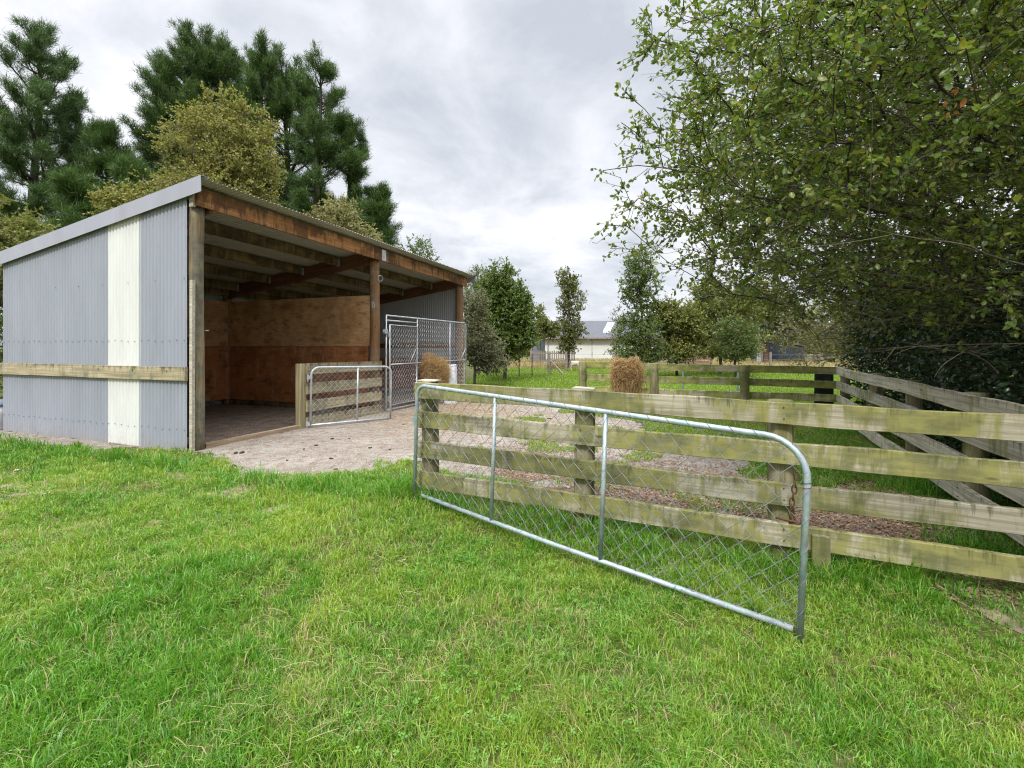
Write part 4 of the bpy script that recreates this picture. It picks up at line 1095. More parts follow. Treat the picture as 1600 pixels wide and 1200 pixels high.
# ring and eye hooks on the middle pole
def torus_path(c, r, ax, n=20):
    c = Vector(c); a = Vector(ax).normalized(); u = a.orthogonal().normalized(); w = a.cross(u)
    return [c+(u*math.cos(2*PI*i/n)+w*math.sin(2*PI*i/n))*r for i in range(n)]
mb = MB(); mb.tube(torus_path((W1+.02, -.14, 3.0), .065, (0.35, 1, .1)), .008, 6, closed=True)
mb.tube([(W1+.02, -.10, 3.06), (W1+.02, -.15, 3.06)], .01, 6); mb.build('tie_ring', M['galv'], SH)
mb = MB()
for k in range(3): mb.tube(torus_path((W1-.115+.004*k, -.05, 2.44-.045*k), .026, (1, k % 2, 0)), .006, 6, closed=True)
mb.tube([(W1-.09, -.05, 2.47), (W1-.15, -.07, 2.47), (W1-.15, -.07, 2.42)], .008, 6); mb.build('hook_chain', M['galv_new'], SH)
mb = MB(); mb.tube([(0.095, -.05, 1.72), (.14, -.06, 1.72)], .006, 6); mb.build('nail', M['galv'], SH)

# ------------------------------------------------------------------ board partition before bay one
t = thing('board_partition', 'low five-foot wide partition of pale timber boards beside the open bay', 'fence', (*S(1.86, -.03), 0), SA)
t['label'] = 'low partition of pale sawn timber boards joining the shelter middle pole'
mb = MB(); mb.box(-.0, .13, -.06, .06, -.02, 1.17); o = mb.build('post', M['new_post'], t)
bv = o.modifiers.new('bevel', 'BEVEL'); bv.width = .006; bv.segments = 2
mb = MB(); mb.box(.132, .23, .0, .05, -.02, 1.10); o = mb.build('cleat', M['new_post'], t)
for i, z in enumerate((.10, .40, .715, 1.075)):
    board('rail', M['new_board'], t, (.12, -.085, z), (W1-1.86+.08, -.085, z-.02), .20, .045, 70+i)

# ------------------------------------------------------------------ chain link
def chainlink(mb, x0, x1, z0, z1, p, q, r, y=0.0, jitter=0.0, sag=None):
    n = int(round((x1-x0)/p)); p = (x1-x0)/n; m = int(round((z1-z0)/q)); q = (z1-z0)/m; rnd = random.Random(3)
    for k in range(n):
        path = []
        for j in range(m+1):
            xx = x0+p*(k + ((j+k) % 2)); yy = y+(.003 if j % 2 else -.003)+rnd.uniform(-jitter, jitter)
            zz = z0+q*j+rnd.uniform(-jitter, jitter)*.6
            path.append((xx+rnd.uniform(-jitter, jitter)*.6, yy, zz))
        mb.tube(path, r, 3, cap=False)

def lacing(mb, path, R0, r, pitch, n_per=9):
    """wire wound round a straight tube between two points"""
    a, b = Vector(path[0]), Vector(path[1]); L = (b-a).length; d = (b-a)/L; u = d.orthogonal().normalized(); w = d.cross(u)
    N = int(L/pitch*n_per); pts = [a+d*(L*i/N)+(u*math.cos(2*PI*i/n_per)+w*math.sin(2*PI*i/n_per))*R0 for i in range(N+1)]
    mb.tube(pts, r, 4, cap=False)

def arc_corner(c, r, a0, a1, n=8):
    return [(c[0]+r*math.cos(a0+(a1-a0)*i/n), 0, c[1]+r*math.sin(a0+(a1-a0)*i/n)) for i in range(n+1)]

# big farm gate in the foreground, leaning slightly along its length
GL = Vector((-.872, 4.29, .185)); GR = Vector((1.452, 2.42, .060))
gd = GR-GL; Lg = gd.length
GT = thing('farm_gate', 'long galvanised tube farm gate with chain-link mesh standing open in the grass', 'gate', GL, 0)
GT.rotation_mode = 'XYZ'
xg = gd.normalized(); yg = Vector((0, 0, 1)).cross(xg).normalized(); zg = Vector((0, 0, 1))
m = Matrix(((xg.x, yg.x, 0, GL.x), (xg.y, yg.y, 0, GL.y), (0, 0, 1, GL.z), (0, 0, 0, 1)))
ang = math.atan2(gd.y, gd.x); GT.rotation_euler = (0, -math.atan2(gd.z, math.hypot(gd.x, gd.y)), ang)
Hg = .965; rt = .0165
mb = MB()
top = [(0, 0, -.03)] + arc_corner((.10, Hg-.10), .10, PI, PI/2) + arc_corner((Lg-.20, Hg-.20), .20, PI/2, 0) + [(Lg, 0, -.045)]
mb.tube(top, rt, 14)
mb.build('frame', M['galv'], GT, smooth=True)
mb = MB(); mb.tube([(.10, 0, -.0), (Lg*.5, 0, -.012), (Lg-.03, 0, .0)], rt, 12); mb.build('bottom_tube', M['galv'], GT, smooth=True)
for x in (.915, 1.86):
    mb = MB(); mb.tube([(x, 0, .0), (x, 0, Hg-.01)], .0145, 12); mb.build('upright', M['galv'], GT, smooth=True)
mb = MB(); chainlink(mb, .01, Lg-.01, .01, Hg-.02, .058, .060, .0027, -.002, .004)
# trim the mesh where the top corner curves
keepv = []
mb.build('wire_mesh', M['wire'], GT)
mb = MB(); lacing(mb, [(.10, 0, Hg), (Lg-.2, 0, Hg)], rt+.001, .0026, .118)
lacing(mb, [(Lg, 0, .0), (Lg, 0, Hg-.22)], rt+.001, .0014, .15); lacing(mb, [(0, 0, .0), (0, 0, Hg-.12)], rt+.001, .0013, .15)
for x in (.915, 1.86): lacing(mb, [(x, 0, .02), (x, 0, Hg-.03)], .0155, .0012, .19)
mb.build('lacing_wire', M['wire'], GT)
# hinge lug, rusty chain and latch loop
mb = MB(); mb.box(-.045, -.012, -.012, .012, Hg-.36, Hg-.29); mb.build('hinge_lug', M['galv'], GT)
lx = Lg-.045
CH = None
mb = MB()
zc = Hg-.185
for k in range(6):
    c = Vector((lx-.004*k, -.012, zc-.034*k)); ax = Vector((0, 1, 0)) if k % 2 == 0 else Vector((1, .15, 0)); ax.normalize()
    u = Vector((0, 0, 1)); w = ax.cross(u).normalized(); pts = []
    for i in range(16):
        a = 2*PI*i/16; pts.append(c+u*math.cos(a)*.023+w*math.sin(a)*.011)
    mb.tube(pts, .0038, 6, closed=True)
mb.build('chain', M['rust'], GT, smooth=True)
mb = MB(); c = Vector((lx-.02, -.02, zc-.225)); pts = []
for i in range(28):
    a = 2*PI*i/28; pts.append(c+Vector((math.cos(a)*.058*(1 if math.cos(a) < 0 else .8), -math.sin(a)*.026-.012, math.sin(a)*.008)))
mb.tube(pts, .006, 8, closed=True)
mb.tube([c+Vector((.02, 0, .02)), c+Vector((.045, -.03, 0)), c+Vector((.0, -.035, -.004))], .0055, 6)
mb.tube(torus_path(c+Vector((.0, -.01, .028)), .02, (1, .3, .2), 14), .005, 6, closed=True)
mb.build('latch_ring', M['rust'], GT, smooth=True)
mb = MB(); mb.tube([Vector((Lg+math.cos(a)*(rt+.002), math.sin(a)*(rt+.002), Hg-.255+.004*a)) for a in [i*.5 for i in range(26)]], .0016, 4, cap=False)
mb.build('tie_wire', M['rust'], GT)

# ------------------------------------------------------------------ fences
def fence(label, p0, p1, posts, rails, z0, z1, side_, mats, name='rail_fence', h=.15, t_=.045, post_r=.085, square=False, ext=(0, 0), breaks=(), ztop=None, half=(), pmat='post_moss', ptop=0.0):
    """post and rail fence. posts: distances along; rails: heights of middles above ground reference (start,end tilt z0->z1)"""
    p0 = Vector(p0); p1 = Vector(p1); L = (p1-p0).length; d = (p1-p0)/L; n = Vector((-d.y, d.x))*side_
    T = thing(name, label, 'fence', (p0.x, p0.y, 0))
    def z_at(s): return z0+(z1-z0)*s/L
    for i, s_ in enumerate(posts):
        q = d*s_+n*(t_/2+post_r); top = z_at(s_)+rails[-1]+h/2+ptop
        pole('post', M[pmat], T, (q.x, q.y, -.1), (q.x, q.y, top-.004), post_r, post_r*.97, 80+i+int(s_*10))
    nail = None
    for s_ in posts:
        for rz in rails:
            for dz in (-.035, .04):
                p = d*(s_+.012*math.sin(37*dz+s_*9)) - n*(t_/2+.004)
                if nail is None:
                    m0 = MB(); m0.tube([(0, 0, 0), (n.x*.008, n.y*.008, 0)], .0045, 6); nail = m0.build('nail_head', M['rust'], T); o = nail
                else:
                    o = nail.copy(); C.objects.link(o); o.parent = T
                o.location = (p.x-n.x*.003, p.y-n.y*.003, z_at(s_)+rz+dz)
    br = [(-ext[0])]+list(breaks)+[L+ext[1]]
    for j, rz in enumerate(rails):
        for k in range(len(br)-1):
            a, b = br[k]+(.002 if k else 0), br[k+1]-(.002 if k < len(br)-2 else 0)
            pa = d*a; pb = d*b
            board('rail', M[mats], T, (pa.x, pa.y, z_at(a)+rz), (pb.x, pb.y, z_at(b)+rz), h, t_, 100+j*7+k+int(L*10), warp=.007)
    return T, d, n
# near fence: boards face the camera
A = Vector((2.94, 2.76)); dF = Vector((-2.288, 1.0)).normalized()
p_left = A+dF*(1.671*2.497+.005); p_right = A-dF*1.2
L = (p_left-p_right).length
s_of = lambda tt: L-(1.671*2.497-tt*2.497)-.0
def sd(tt): return (p_right-p_left).length-(1.2+tt*2.497)
NF, dN, nN = fence('mossy green four-rail timber fence in the foreground behind the farm gate', p_left, p_right,
      [.085, sd(1.046), sd(.484), sd(-.09)], [.202, .475, .748, 1.021], .072, -.012, 1, 'rail', breaks=(sd(.3),) if False else (), post_r=.082, ext=(.0, 0))
# flat split caps on two of the posts
# short cleat post near the gate end
q = dN*(sd(.40))
mb = MB(); mb.box(-.05, .05, -.02, .025, -.05, .262); o = mb.build('cleat', M['post_moss'], NF, loc=(q.x, q.y, 0)); o.rotation_euler = (0, 0, math.atan2(dN.y, dN.x))
o.location = (q.x-nN.x*.046, q.y-nN.y*.046, 0)
for s_ in (.085, sd(1.046)):
    q = dN*s_+nN*.10
    mb = MB(); mb.add([(-.09, -.07, 0), (.09, -.06, 0), (.085, .07, 0), (-.08, .075, 0), (-.09, -.07, .012), (.09, -.06, .008), (.085, .07, .008), (-.08, .075, .013)], [(0, 3, 2, 1), (4, 5, 6, 7), (0, 1, 5, 4), (1, 2, 6, 5), (2, 3, 7, 6), (3, 0, 4, 7)])
    o = mb.build('post_cap', M['rail_pale'], NF, loc=(q.x, q.y, 1.098+.072*(1-s_/L))); o.rotation_euler = (0, 0, math.atan2(dN.y, dN.x)+.1)

# back fence of the yard
B0 = Vector((1.50, 10.78)); B1 = Vector((6.42, 9.49)); Lb = (B1-B0).length
BF, dB, nB = fence('lichen-covered timber fence closing the far side of the yard', B0, B1, [.0+.10, 1.62, 3.40], [.19, .465, .738, 1.012], .055, -.01, -1, 'rail_lichen', post_r=.09, ptop=.0, pmat='post_moss')
# its posts stand on the camera side of the rails
# right fence
D0 = Vector((6.42, 9.47)); D1 = Vector((3.14, 2.45)); Ld = (D1-D0).length
RF, dR, nR = fence('pale timber fence running from the far corner toward the right edge', D0, D1, [.12, 2.4, 4.1, 5.75, 7.3], [.19, .462, .735, 1.007], -.01, .01, 1, 'rail_pale', post_r=.085)

# ------------------------------------------------------------------ small mesh gate at the partition
def mesh_gate(name, label, p0, p1, H, uprights, r, p, mats, rc, wr=.0018, corners=(True, True), parent=None):
    p0 = Vector(p0); p1 = Vector(p1); d = p1-p0; L_ = d.length
    T = thing(name, label, 'gate', p0, 0); T.rotation_euler = (0, -math.atan2(d.z, math.hypot(d.x, d.y)), math.atan2(d.y, d.x))
    mb = MB(); path = []
    if corners[0]: path += [(0, 0, 0)]+arc_corner((rc, H-rc), rc, PI, PI/2)
    else: path += [(0, 0, 0), (0, 0, H)]
    if corners[1]: path += arc_corner((L_-rc, H-rc), rc, PI/2, 0)+[(L_, 0, 0)]
    else: path += [(L_, 0, H), (L_, 0, 0)]
    mb.tube(path, r, 10); mb.tube([(0, 0, 0), (L_, 0, 0)], r, 10); mb.build('frame', M[mats], T, smooth=True)
    for x in uprights:
        mb = MB(); mb.tube([(x, 0, 0), (x, 0, H)], r*.85, 10); mb.build('upright', M[mats], T, smooth=True)
    mb = MB(); chainlink(mb, .015, L_-.015, .015, H-.02, p, p, wr, 0, .002); mb.build('wire_mesh', M['wire_new'], T)
    return T, L_
p0 = (*S(1.98, -.20), .06); p1 = (-2.47, 9.75, .03)
T, L_ = mesh_gate('mesh_gate', 'small silver mesh gate folded back against the board partition', p0, p1, 1.045, (.88,), .019, .052, 'galv_new', .14)
for z in (.02, .86):
    mb = MB(); mb.box(-.075, -.015, -.02, .02, z-.03, z+.04); mb.tube([(-.06, 0, z-.07), (-.06, 0, z+.06)], .012, 8)
    mb.build('hinge', M['galv_new'], T)

# tall mesh panel with a door, closing the second bay
pa = S(W1+.13, -.22); pb = S(W2-.02, -.22)
d = Vector(pb)-Vector(pa); Lp = d.length; Hp = 2.13
PN = thing('mesh_pen_fence', 'tall silver chain-link pen panel with a door, closing the second bay', 'fence', (pa[0], pa[1], .05), math.atan2(d.y, d.x))
mb = MB(); r = .02
mb.tube([(0, 0, -.02), (0, 0, Hp), ]+[(Lp-.12, 0, Hp)]+arc_corner((Lp-.12, Hp-.12), .12, PI/2, 0)[1:]+[(Lp, 0, -.0)], r, 10)
mb.tube([(0, 0, 0), (Lp, 0, 0)], r*.9, 8)
mb.build('frame', M['galv_new'], PN, smooth=True)
xd0, xd1 = .09, 1.22
for x in (xd1+.06, 3.0):
    mb = MB(); mb.tube([(x, 0, 0), (x, 0, Hp)], r*.9, 10); mb.build('upright', M['galv_new'], PN, smooth=True)
mb = MB(); mb.tube([(0, 0, 2.02), (xd1+.06, 0, 2.02)], r*.85, 10); mb.tube([(xd1+.06, 0, 1.02), (Lp, 0, 1.02)], r*.8, 8)
mb.tube([(Lp-.32, 0, 1.04), (Lp-.02, 0, 1.36)], .012, 8); mb.build('cross_tube', M['galv_new'], PN, smooth=True)
mb = MB(); chainlink(mb, xd1+.08, Lp-.02, .02, Hp-.03, .052, .06, .0028, 0, .002); mb.build('wire_mesh', M['wire_new'], PN)
DR = MB(); DR.tube([(xd0, -.03, .10), (xd0, -.03, 1.92), (xd1, -.03, 1.92), (xd1, -.03, .10)], .02, 10, closed=True)
DR.tube([(xd0, -.03, 1.02), (xd1, -.03, 1.02)], .016, 8); DR.tube([(xd1-.30, -.03, 1.04), (xd1-.03, -.03, 1.38)], .012, 8)
dr = DR.build('door', M['galv_new'], PN, smooth=True)
mb = MB(); chainlink(mb, xd0+.02, xd1-.02, .12, 1.90, .052, .06, .0028, -.03, .002); mb.build('door_mesh', M['wire_new'], dr)
for z in (.25, 1.7):
    mb = MB(); mb.box(xd0-.05, xd0-.02, -.05, .0, z-.06, z+.06); mb.build('door_hinge', M['galv_new'], dr)
mb = MB(); mb.box(-.08, .02, -.03, .03, 1.72, 1.82); mb.tube([(-.12, 0, 1.77), (.0, 0, 1.77)], .015, 8); mb.build('clamp', M['galv_new'], PN)

# ------------------------------------------------------------------ hay
def hay(label, c, w, d_, h, seed, hang, color='straw'):
    rng = np.random.default_rng(seed)
    T = thing('hay_bundle', label, 'hay', c)
    bm = bmesh.new(); bmesh.ops.create_icosphere(bm, subdivisions=4, radius=1)
    for v in bm.verts:
        p = v.co; k = 1+.10*math.sin(5*p.x+seed)+.08*math.sin(7*p.z+2*p.y)+rng.normal()*.03
        s = [abs(a)**.95*(1 if a >= 0 else -1) for a in p]
        v.co = Vector((s[0]*w*.44*k, s[1]*d_*.42*k, s[2]*h*.44*k))
    me = bpy.data.meshes.new('core'); bm.to_mesh(me); bm.free(); me.shade_smooth()
    link('core', me, M['hay_core'], T)
    n = 11000; q = rng.normal(size=(n, 3)); q /= np.linalg.norm(q, axis=1)[:, None]
    lmp = 1+.20*np.sin(3.1*q[:, 0]*2+seed)+.12*np.sin(5.3*q[:, 2]+2*q[:, 1]*3+seed)+.08*np.sin(9*q[:, 0]+7*q[:, 2])
    q = np.sign(q)*np.abs(q)**.97; rr = (.70+.50*rng.random(n)**2.2)*lmp
    P = q*rr[:, None]*np.array([w*.52, d_*.5, h*.5])
    D = rng.normal(size=(n, 3))*np.array([1.0, .8, .8])+q*.5
    o = strands('stalks', P, .25, .0055, M['straw'], parent=T, droop=.15, dirs=D, rng=rng); o['kind'] = 'stuff'
    n = 1500; P = np.stack([rng.normal(0, w*.26, n), rng.normal(0, d_*.25, n)-.03, -h*.5-hang*rng.random(n)**1.5*.9+.04], 1)
    D = np.stack([rng.normal(0, .3, n), rng.normal(0, .3, n), -np.ones(n)], 1)
    o = strands('loose_ends', P, .20, .005, M['straw'], parent=T, dirs=D, rng=rng); o['kind'] = 'stuff'
    return T
hx, hy = S(5.80, -.50)
hay('golden hay bundle hanging on the tall mesh panel', (hx, hy, .86), .60, .40, .68, 3, .12)
q = B0+dB*1.02-Vector((-dB.y, dB.x))*.22
hay('brown hay bundle hung over the back timber fence', (at(979, 10.3), 10.25, .93), .58, .38, .50, 5, .30)

# pale sack standing inside the second bay
def sack():
    x, y = S(6.25, -.78)
    T = thing('feed_sack', 'crumpled pale grey sack standing on the gravel right of the hanging hay', 'sack', (x, y, 0), SA)
    bm = bmesh.new(); n = 20; rings = 16; rnd = random.Random(5); prev = None
    for i in range(rings+1):
        f = i/rings; z = .98*f
        wx = .25*(1-.5*f**1.3)*(1 if i else .9); wy = .17*(1-.5*f); vs = []
        for k in range(n):
            a = 2*PI*k/n; fold = 1+.08*math.sin(5*a+6*f)+.05*math.sin(9*a-4*f)+rnd.uniform(-.02, .02)
            vs.append(bm.verts.new((wx*math.cos(a)*fold+.10*f, wy*math.sin(a)*fold, z)))
        if prev:
            for k in range(n): bm.faces.new((prev[k], prev[(k+1) % n], vs[(k+1) % n], vs[k]))
        prev = vs
    bm.faces.new(prev)
    me = bpy.data.meshes.new('sack_body'); bm.to_mesh(me); bm.free(); me.shade_smooth(); link('sack_body', me, M['sack'], T)
    mb = MB(); mb.tube([(.10+.128*math.cos(a), .088*math.sin(a), .985+.02*math.sin(3*a)) for a in [i*.4 for i in range(16)]], .012, 6, closed=True); mb.build('rolled_rim', M['sack'], T)
sack()

# black rubber sheet on the fence corner
BM = thing('rubber_sheet', 'black rubber sheet fixed behind the rails at the far fence corner', 'sheet', (6.25, 9.62, 0), math.atan2(dB.y, dB.x))
mb = MB(); V = []
for i in range(9):
    for z in (.02, .35, .68, .98): V.append((-.17+.34*i/8, .012*math.sin(i*1.1+z*4), z+.01*math.sin(i)))
Fs = [(i*4+j, (i+1)*4+j, (i+1)*4+j+1, i*4+j+1) for i in range(8) for j in range(3)]
mb.add(V, Fs); o = mb.build('sheet', M['black_mat'], BM, smooth=True); sm = o.modifiers.new('solid', 'SOLIDIFY'); sm.thickness = .008

# white drum at the left end of the wall
def drum():
    x, y = S(-.10, 4.98)
    T = thing('water_drum', 'white drum with dark lid just showing at the left photo edge', 'drum', (x-.02, y, 0))
    mb = MB(); mb.tube([(0, 0, 0), (0, 0, .02), (0, 0, .3), (0, 0, .42)], [.19, .21, .22, .215], 24); mb.build('drum_body', M['white_plastic'], T, smooth=True)
    mb = MB(); mb.tube([(0, 0, .425), (0, 0, .47), (0, 0, .53)], [.225, .20, .12], 24); mb.build('lid', M['blue_wall'], T, smooth=True)
drum()

# ------------------------------------------------------------------ small things on the ground
def lump(name, mat, s, seed, flat=.6):
    rnd = random.Random(seed); bm = bmesh.new()
    for k in range(3):
        r = bmesh.ops.create_icosphere(bm, subdivisions=2, radius=s*rnd.uniform(.5, .8), matrix=Matrix.Translation((rnd.uniform(-s, s)*.6, rnd.uniform(-s, s)*.6, s*.25)))
        for v in r['verts']: v.co += Vector((rnd.uniform(-1, 1), rnd.uniform(-1, 1), rnd.uniform(-1, 1)))*s*.09; v.co.z = max(v.co.z*flat, -.01)
    me = bpy.data.meshes.new(name); bm.to_mesh(me); bm.free(); me.shade_smooth(); return me
mes = [lump('dropping', None, .03, k) for k in range(3)]
for me in mes: me.materials.append(M['dung'])
for i, (px, py, sc) in enumerate([(367, 709, 1.3), (378, 708, 1.5), (365, 728, .9), (335, 722, 1.0), (518, 718, 1.1), (494, 697, .8), (519, 687, 1.1), (545, 687, .7), (579, 701, .8), (448, 720, .7), (525, 737, .8), (361, 732, 1), (610, 704, .8), (475, 703, .7),
                                 (858, 655, 1.2), (845, 678, .8), (980, 772, 1.1), (910, 660, .8), (1010, 700, .8), (631, 664, .8)]):
    x, y = gp(px, py); o = bpy.data.objects.new('dropping', mes[i % 3]); C.objects.link(o); o.location = (x, y, gz(x, y)+.012); o.rotation_euler = (0, 0, i*1.3); o.scale = (sc, sc*.8, sc*.8)
    tag(o, 'small dark brown dropping lying on the gravel yard', 'dropping', 'droppings scattered on the gravel')
sm_ = [lump('stone', None, .025, 20+k, .5) for k in range(2)]
for me in sm_: me.materials.append(M['stone'])
for i, (px, py, sc, lb) in enumerate([(335, 1095, .7, 'white flake of stone in the grass, nearest the bottom edge'), (630, 886, .9, 'white scrap lying in the grass left of the farm gate foot'),
                                      (75, 780, 1.6, 'pale stone lying on the bare patch near the left edge'), (28, 735, 1.5, 'pale stone in the grass before the side wall, leftmost'), (885, 765, 1.6, 'white stone on the bark between the near fence posts'),
                                      (1368, 820, .8, 'white stone on the bark right of the gate end'), (62, 742, 1.2, 'small pale stone right of the leftmost one before the wall')]):
    x, y = gp(px, py); o = bpy.data.objects.new('stone', sm_[i % 2]); C.objects.link(o); o.location = (x, y, gz(x, y)+.02); o.rotation_euler = (0, .2, i*1.7); o.scale = (sc*.9, sc*.6, sc*.6)
    tag(o, lb, 'stone')
x, y = gp(287, 727); T = MB(); T.add([(-.07, -.02, .0), (.06, -.03, .01), (.08, .02, .0), (-.05, .03, .012), (-.07, -.02, .02), (.06, -.03, .03), (.08, .02, .022), (-.05, .03, .034)], [(0, 3, 2, 1), (4, 5, 6, 7), (0, 1, 5, 4), (1, 2, 6, 5), (2, 3, 7, 6), (3, 0, 4, 7)])
o = T.build('plastic_scrap', M['blue_plastic'], None, loc=(x, y, gz(x, y)+.02)); tag(o, 'scrap of blue plastic in the grass by the corner pole', 'litter')

# broad-leaved weed by the fence foot
def weed(px, py, n, s, label):
    x, y = gp(px, py); rng = np.random.default_rng(int(px)); T = thing('weed', label, 'weed', (x, y, gz(x, y)))
    a = rng.random(n)*6.28; D = np.stack([np.cos(a), np.sin(a), .35+.5*rng.random(n)], 1)
    P = np.stack([rng.normal(0, .05, n), rng.normal(0, .05, n), .01+.05*rng.random(n)], 1)
    leaf_cards('leaves', P, D, s, M['clover'], T, 7, 1.5, rng)
weed(1318, 885, 40, .055, 'leafy green weed at the foot of the fence right of the gate')

# ------------------------------------------------------------------ paddock fence with wires, posts, sheep
def wire_fence():
    Tn = thing('wire_fence', 'thin wire stock fence crossing the paddock before the dry grass', 'fence', (0, 23.5, 0))
    pts = [(-6.0, 23.5), (-1.2, 23.5), (.35, 23.4), (.98, 23.4), (1.9, 24.5), (3.15, 28), (6.5, 27), (10, 26.5), (14, 26), (19, 25.5)]
    for i, (x, y) in enumerate(pts):
        mb = MB()
        if i in (1, 4, 5, 6, 8): mb.tube([(x, y-23.5, -.1), (x, y-23.5, 1.15)], .07, 8); mb.build('post', M['slat'], Tn)
        else: mb.tube([(x, y-23.5, -.1), (x, y-23.5, 1.1)], .025, 6); mb.build('steel_post', M['steel_dark'], Tn)
    mb = MB()
    for z in (.25, .5, .75, 1.0): mb.tube([(x, y-23.5, z) for x, y in pts], .006, 4, cap=False)
    mb.build('wires', M['wire'], Tn)
    mb = MB(); mb.tube([(1.95, 1.0, .75), (2.6, .7, .05)], .05, 6); mb.build('stay', M['slat'], Tn)
wire_fence()
# pegs standing in the grass behind the back fence
for px, lb in ((1067, 'thin blue-grey peg behind the back fence, left one of two'), (1153, 'thin blue-grey peg behind the back fence, right one of two')):
    Yp = 13.0; x = at(px, Yp); mb = MB()
    mb.tube([(0, 0, -.1), (0, 0, .95)], [.028, .024], 8); mb.tube([(-.05, 0, .86), (.05, 0, .86)], .015, 6)
    o = mb.build('peg', M['blue_wall'], None, loc=(x, Yp, 0)); tag(o, lb, 'peg', 'pegs behind the back fence')

def sheep(x, y, rz, s):
    T = thing('sheep', 'lone cream sheep grazing in the dry grass beside the slim tree', 'sheep', (x, y, -.02), rz)
    bm = bmesh.new()
    # woolly trunk, neck and head as one skin
    nodes = [(-.42, 0, .58, .17), (-.22, 0, .60, .215), (.05, 0, .60, .215), (.28, 0, .60, .19), (.42, 0, .62, .13), (.52, 0, .52, .085), (.60, 0, .40, .07), (.66, 0, .31, .045)]
    legs = []
    me = bpy.data.meshes.new('body'); vs = [n[:3] for n in nodes]; rad = [n[3] for n in nodes]; ed = [(i, i+1) for i in range(len(nodes)-1)]
    for (i, sx, sy, hind) in ((0, -.36, .10, 1), (0, -.36, -.10, 1), (3, .28, .09, 0), (3, .28, -.09, 0)):
        b = len(vs); k = .05 if hind else 0
        vs += [(sx, sy, .42), (sx-k, sy, .26), (sx-k*.2, sy, .06), (sx+.03, sy, 0.0)]; rad += [.08, .036, .026, .028]
        ed += [(i if hind else 3, b), (b, b+1), (b+1, b+2), (b+2, b+3)]
    me.from_pydata([Vector(v)*s for v in vs], ed, [])
    o = link('body', me, M['wool'], T); sk = o.modifiers.new('skin', 'SKIN')
    for v, r_ in zip(me.skin_vertices[0].data, rad): v.radius = (r_*s, r_*s)
    me.skin_vertices[0].data[1].use_root = True
    o.modifiers.new('sub', 'SUBSURF').levels = 2
    mb = MB()
    for sg in (-1, 1): mb.tube([Vector((.50, sg*.05, .50))*s, Vector((.50, sg*.14, .47))*s], [.03*s, .012*s], 6)
    mb.build('ears', M['sheep_skin'], T)
sheep(at(900, 28.5), 28.5, R(8), .78)

# ------------------------------------------------------------------ buildings far off
def hall():
    Yb = 46; x0 = at(850, Yb); x1 = at(1045, Yb)
    T = thing('white_building', 'long low white farm building with grey roof and skylight behind the slim tree', 'building', (x0, Yb, 0))
    L_ = x1-x0
    mb = MB(); mb.box(0, L_, 0, 9, 0, 2.2); mb.build('wall', M['white_wall'], T)
    mb = MB(); mb.add([(-.3, -.4, 2.15), (L_+.3, -.4, 2.15), (L_+.3, 4.5, 4.0), (-.3, 4.5, 4.0), (-.3, 9.4, 2.15), (L_+.3, 9.4, 2.15), (-.3, -.4, 2.25), (L_+.3, -.4, 2.25), (L_+.3, 4.5, 4.1), (-.3, 4.5, 4.1), (-.3, 9.4, 2.25), (L_+.3, 9.4, 2.25)],
           [(6, 7, 8, 9), (9, 8, 11, 10), (0, 3, 2, 1), (3, 4, 5, 2), (0, 1, 7, 6), (5, 4, 10, 11), (0, 6, 9, 3), (3, 9, 10, 4), (1, 2, 8, 7), (2, 5, 11, 8)])
    rf_ = mb.build('roof', M['grey_roof'], T)
    xs = at(945, Yb)-x0
    mb = MB(); mb.add([(xs, .9, 2.90), (xs+.7, .9, 2.90), (xs+1.7, 3.6, 3.92), (xs+1.0, 3.6, 3.92), (xs, .9, 2.70), (xs+.7, .9, 2.70), (xs+1.7, 3.6, 3.70), (xs+1.0, 3.6, 3.70)], [(0, 1, 2, 3), (0, 4, 5, 1), (1, 5, 6, 2), (2, 6, 7, 3), (3, 7, 4, 0), (4, 7, 6, 5)])
    mb.build('skylight', M['skylight'], rf_)
    mb = MB(); mb.tube([(-.3, -.47, 2.14), (L_+.3, -.47, 2.14)], .07, 8); mb.build('gutter', M['brown_roof'], T)
    mb = MB(); xs = at(925, Yb)-x0; mb.box(xs-.015, xs+.015, -.02, -.003, 0, 2.1); mb.box(xs-.02, xs+.02, -.06, -.02, .5, .9); mb.build('door_edge', M['steel_dark'], T)
hall()
def hut():
    Yb = 38; x0 = at(829, Yb); T = thing('flat_roof_hut', 'little blue-grey hut with flat brown roof left of the slim tree', 'shed', (x0, Yb, 0))
    mb = MB(); mb.box(.1, 1.15, 0, 2, 0, 2.15); mb.build('wall', M['blue_wall'], T)
    mb = MB(); mb.box(-.15, 1.45, -.3, 2.2, 2.18, 2.34); mb.box(.1, .95, .3, 1.6, 2.34, 2.52); mb.build('roof', M['brown_roof'], T)
    mb = MB(); mb.box(.05, .13, -.25, -.17, 0, 2.17); mb.box(.62, .70, -.25, -.17, 0, 2.17); mb.build('veranda_post', M['slat'], T)
hut()
def picket():
    Yb = 35; x0 = at(831, Yb); x1 = at(900, Yb); T = thing('picket_fence', 'short weathered picket fence between the hut and the slim tree', 'fence', (x0, Yb, 0))
    L_ = x1-x0
    mb = MB(); n = int(L_/.16)
    for i in range(n): mb.box(i*.16, i*.16+.09, -.02, 0, .15, 1.12+.03*math.sin(i*2.1))
    mb.build('pickets', M['slat'], T)
    mb = MB(); mb.box(0, L_, .003, .05, .35, .44); mb.box(0, L_, .003, .05, .9, .99); mb.build('rail', M['slat'], T)
    mb = MB(); mb.box(-.12, 0, -.03, .09, 0, 1.2); mb.build('post', M['slat'], T)
picket()
